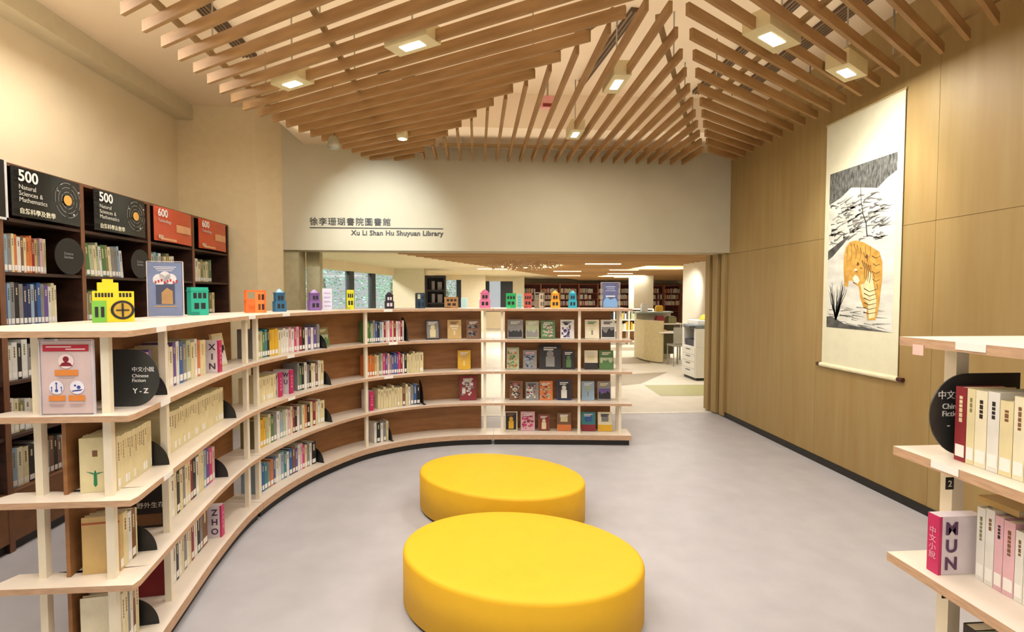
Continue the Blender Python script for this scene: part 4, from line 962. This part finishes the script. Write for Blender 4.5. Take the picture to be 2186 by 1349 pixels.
# service desk
e = empty('service_desk', (4.1, 11.4, 0), 0, 'beige service desk with raised counter beside the copier', 'desk')
MD = mat('desk_wood', (196, 180, 132), .5, noise=.04)
MB().prism([(-.16, .9), (-.14, .25), (.02, -.12), (.14, -.2), (.17, -.17), (.05, -.08), (-.1, .28), (-.12, .9)], .04, .98).obj('front_panel', MD, e)
MB().prism([(-.12, .32), (.1, -.24), (.5, -.3), (.6, .1), (.0, .4)], .70, .73).obj('work_top', M_PLATE, e)
MB().prism([(-.2, .95), (-.18, .55), (.75, .75), (.8, 1.2), (-.2, 1.2)], 1.13, 1.16).obj('raised_counter', mat('counter_glass', (150, 166, 158), .3), e)
MB().box(-.1, .78, .98, 1.15, 0, 1.13).obj('counter_body', mat('counter_panel', (206, 200, 176), .6), e)
MB().box(.1, .85, .42, .95, .86, .89).obj('desk_top', M_PLATE, e)
MB().box(.12, .83, .9, .94, .1, .86).obj('modesty_panel', mat('olive_panel', (84, 78, 52), .6), e)
MB().box(.46, .49, -.24, -.21, 0, .70).obj('desk_leg', M_STEEL, e); MB().box(.8, .83, .45, .48, 0, .86).obj('desk_leg', M_STEEL, e)
for i, (x, y, z, w_, d_, h, c, nm, lab, cat) in enumerate([(4.2, 12.4, 1.16, .16, .12, .16, 'w', 'white_figurine_box', 'white small box on the raised library counter', 'box'), (4.6, 12.45, 1.16, .18, .1, .12, 'y', 'yellow_box', 'yellow box on the raised library counter', 'box'), (4.45, 12.0, .89, .2, .2, .14, 'r', 'red_tray', 'red item on the service desk', 'tray'), (4.28, 11.4, .73, .2, .14, .03, 'f', 'paper_stack', 'low tan stack of papers on the desk top', 'papers'), (4.75, 12.05, .89, .2, .25, .13, 'm', 'desk_file_stack', 'olive pile of files on the service desk', 'files')]):
    o = MB().box(-w_/2, w_/2, -d_/2, d_/2, 0, h).box(-w_*.4, w_*.4, -d_*.4, d_*.4, h, h*1.25).obj(nm, bmat(c), loc=(x, y, z+.0006), bevel=.004); tag(o, lab, cat)
# chair
e = empty('office_chair', (4.5, 10.92, 0), R(180), 'grey desk chair with metal legs at the service desk', 'chair')
MB().box(-.21, .21, -.2, .2, .44, .48).obj('seat', mat('chair_grey', (150, 146, 130), .6), e, bevel=.01)
MB().box(-.2, .2, .17, .2, .5, .86).obj('backrest', mat('chair_grey', (150, 146, 130), .6), e, bevel=.01)
for sx in (-.19, .19):
    for sy in (-.18, .18): MB().cyl(sx, sy, 0, .44 if sy < 0 else .8, .012, 8).obj('leg', M_STEEL, e)
# copier
e = empty('photocopier', (4.28, 9.2, 0), R(-90), 'white photocopier with paper drawers and dark paper output bay', 'photocopier')
MW = mat('copier_white', (226, 224, 216), .4, noise=.01)
MB().box(-.3, .3, -.3, .3, .05, .62).obj('drawer_cabinet', MW, e, bevel=.008)
for i in range(4): 
    f = MB().box(-.28, .28, -.312, -.3, .09+.13*i, .205+.13*i).obj('paper_drawer', MW, e); MB().box(-.09, .09, -.32, -.312, .165+.13*i, .18+.13*i).obj('drawer_handle', mat('handle_dark', (70, 70, 66), .5), f)
MB().box(-.3, -.22, -.3, .3, .62, .95).box(.22, .3, -.3, .3, .62, .95).box(-.22, .22, .1, .3, .62, .95).obj('upper_body', MW, e)
MB().box(-.22, .22, -.27, .1, .62, .68).box(-.22, .22, -.28, -.1, .68, .74).box(-.22, .22, .0, .1, .68, .95).obj('output_bay', mat('bay_navy', (34, 38, 62), .4), e)
MB().box(-.3, .3, -.3, .3, .95, 1.02).obj('scanner_top', mat('scanner_grey', (120, 130, 136), .4), e, bevel=.01)
MB().box(-.28, .2, -.22, .28, 1.02, 1.1).obj('document_feeder', MW, e, bevel=.01)
MB().box(-.27, .27, -.27, .27, 0, .05).obj('caster_base', M_KICK, e)
MB().box(.05, .28, -.42, -.3, .97, 1.0).obj('control_panel', mat('panel_dark', (60, 64, 70), .4), e)
o = MB().lathe([(.09, 0), (.1, .01), (.07, .07), (.02, .1)], 16).obj('yellow_ornament', bmat('y'), loc=(4.3, 9.25, 1.101)); tag(o, 'small yellow round object on top of the photocopier', 'ornament')
# lit soffit frame near desk
o = MB().box(5.0, 7.4, 13.6, 13.66, 2.335, 2.365).obj('light_strip', mat('strip_glow', (250, 236, 120), .5, noise=0, emit=1.2)); tag(o, 'thin yellowish lit strip framing the library alcove', 'light strip')

# ------------------------------------------------------------------ trees outside the library windows
def tree(x, y, r, h, c, label):
    e = empty('garden_tree', (x, y, -1), 0, label, 'tree', 'trees outside the library windows')
    MB().cyl(0, 0, 0, h*.7, .09, 10, .05).obj('trunk', mat('bark', (90, 74, 58), .9), e)
    m = MB(); rr = random.Random(label)
    for i in range(2100):
        v = Vector((rr.gauss(0, 1), rr.gauss(0, 1), rr.gauss(0, 1))).normalized()*r*(rr.uniform(0, 1)**.5)*1.25
        p = Vector((v.x, v.y, h*.62+v.z*1.25)); s_ = rr.uniform(.03, .085)
        M4 = Matrix.Translation(p) @ Matrix.Rotation(rr.uniform(0, 6), 4, 'Z') @ Matrix.Rotation(rr.uniform(-1.3, 1.3), 4, 'X')
        m.poly([M4 @ Vector((-s_, 0, 0)), M4 @ Vector((0, -s_*.5, 0)), M4 @ Vector((s_, 0, 0)), M4 @ Vector((0, s_*.5, 0))])
    m.obj('foliage', mat('leaf_%d_%d_%d' % c, c, .6, noise=.3, scale=3), e)
tree(-6.6, 16.5, 1.35, 4.4, (176, 196, 190), 'grey green tree behind the leftmost library window')
tree(-6.0, 20.6, 1.45, 4.6, (150, 206, 190), 'bluish green tree behind the second library window')
tree(-4.2, 25.6, 1.4, 4.8, (120, 206, 160), 'bright green tree behind the window by the pillar')
tree(-1.6, 28.6, 1.2, 4.2, (160, 196, 176), 'small tree behind the far narrow window')

build_books(268)
# ------------------------------------------------------------------ turn lettering into meshes
bpy.context.view_layer.update()
dg = bpy.context.evaluated_depsgraph_get()
for o in TEXTS:
    me = bpy.data.meshes.new_from_object(o.evaluated_get(dg))
    n = o.name; par = o.parent; mw = (o.location.copy(), o.rotation_euler.copy(), o.scale.copy())
    bpy.data.objects.remove(o)
    if not len(me.vertices): continue
    q = bpy.data.objects.new(n, me); COL.objects.link(q); q.parent = par; q.location, q.rotation_euler, q.scale = mw
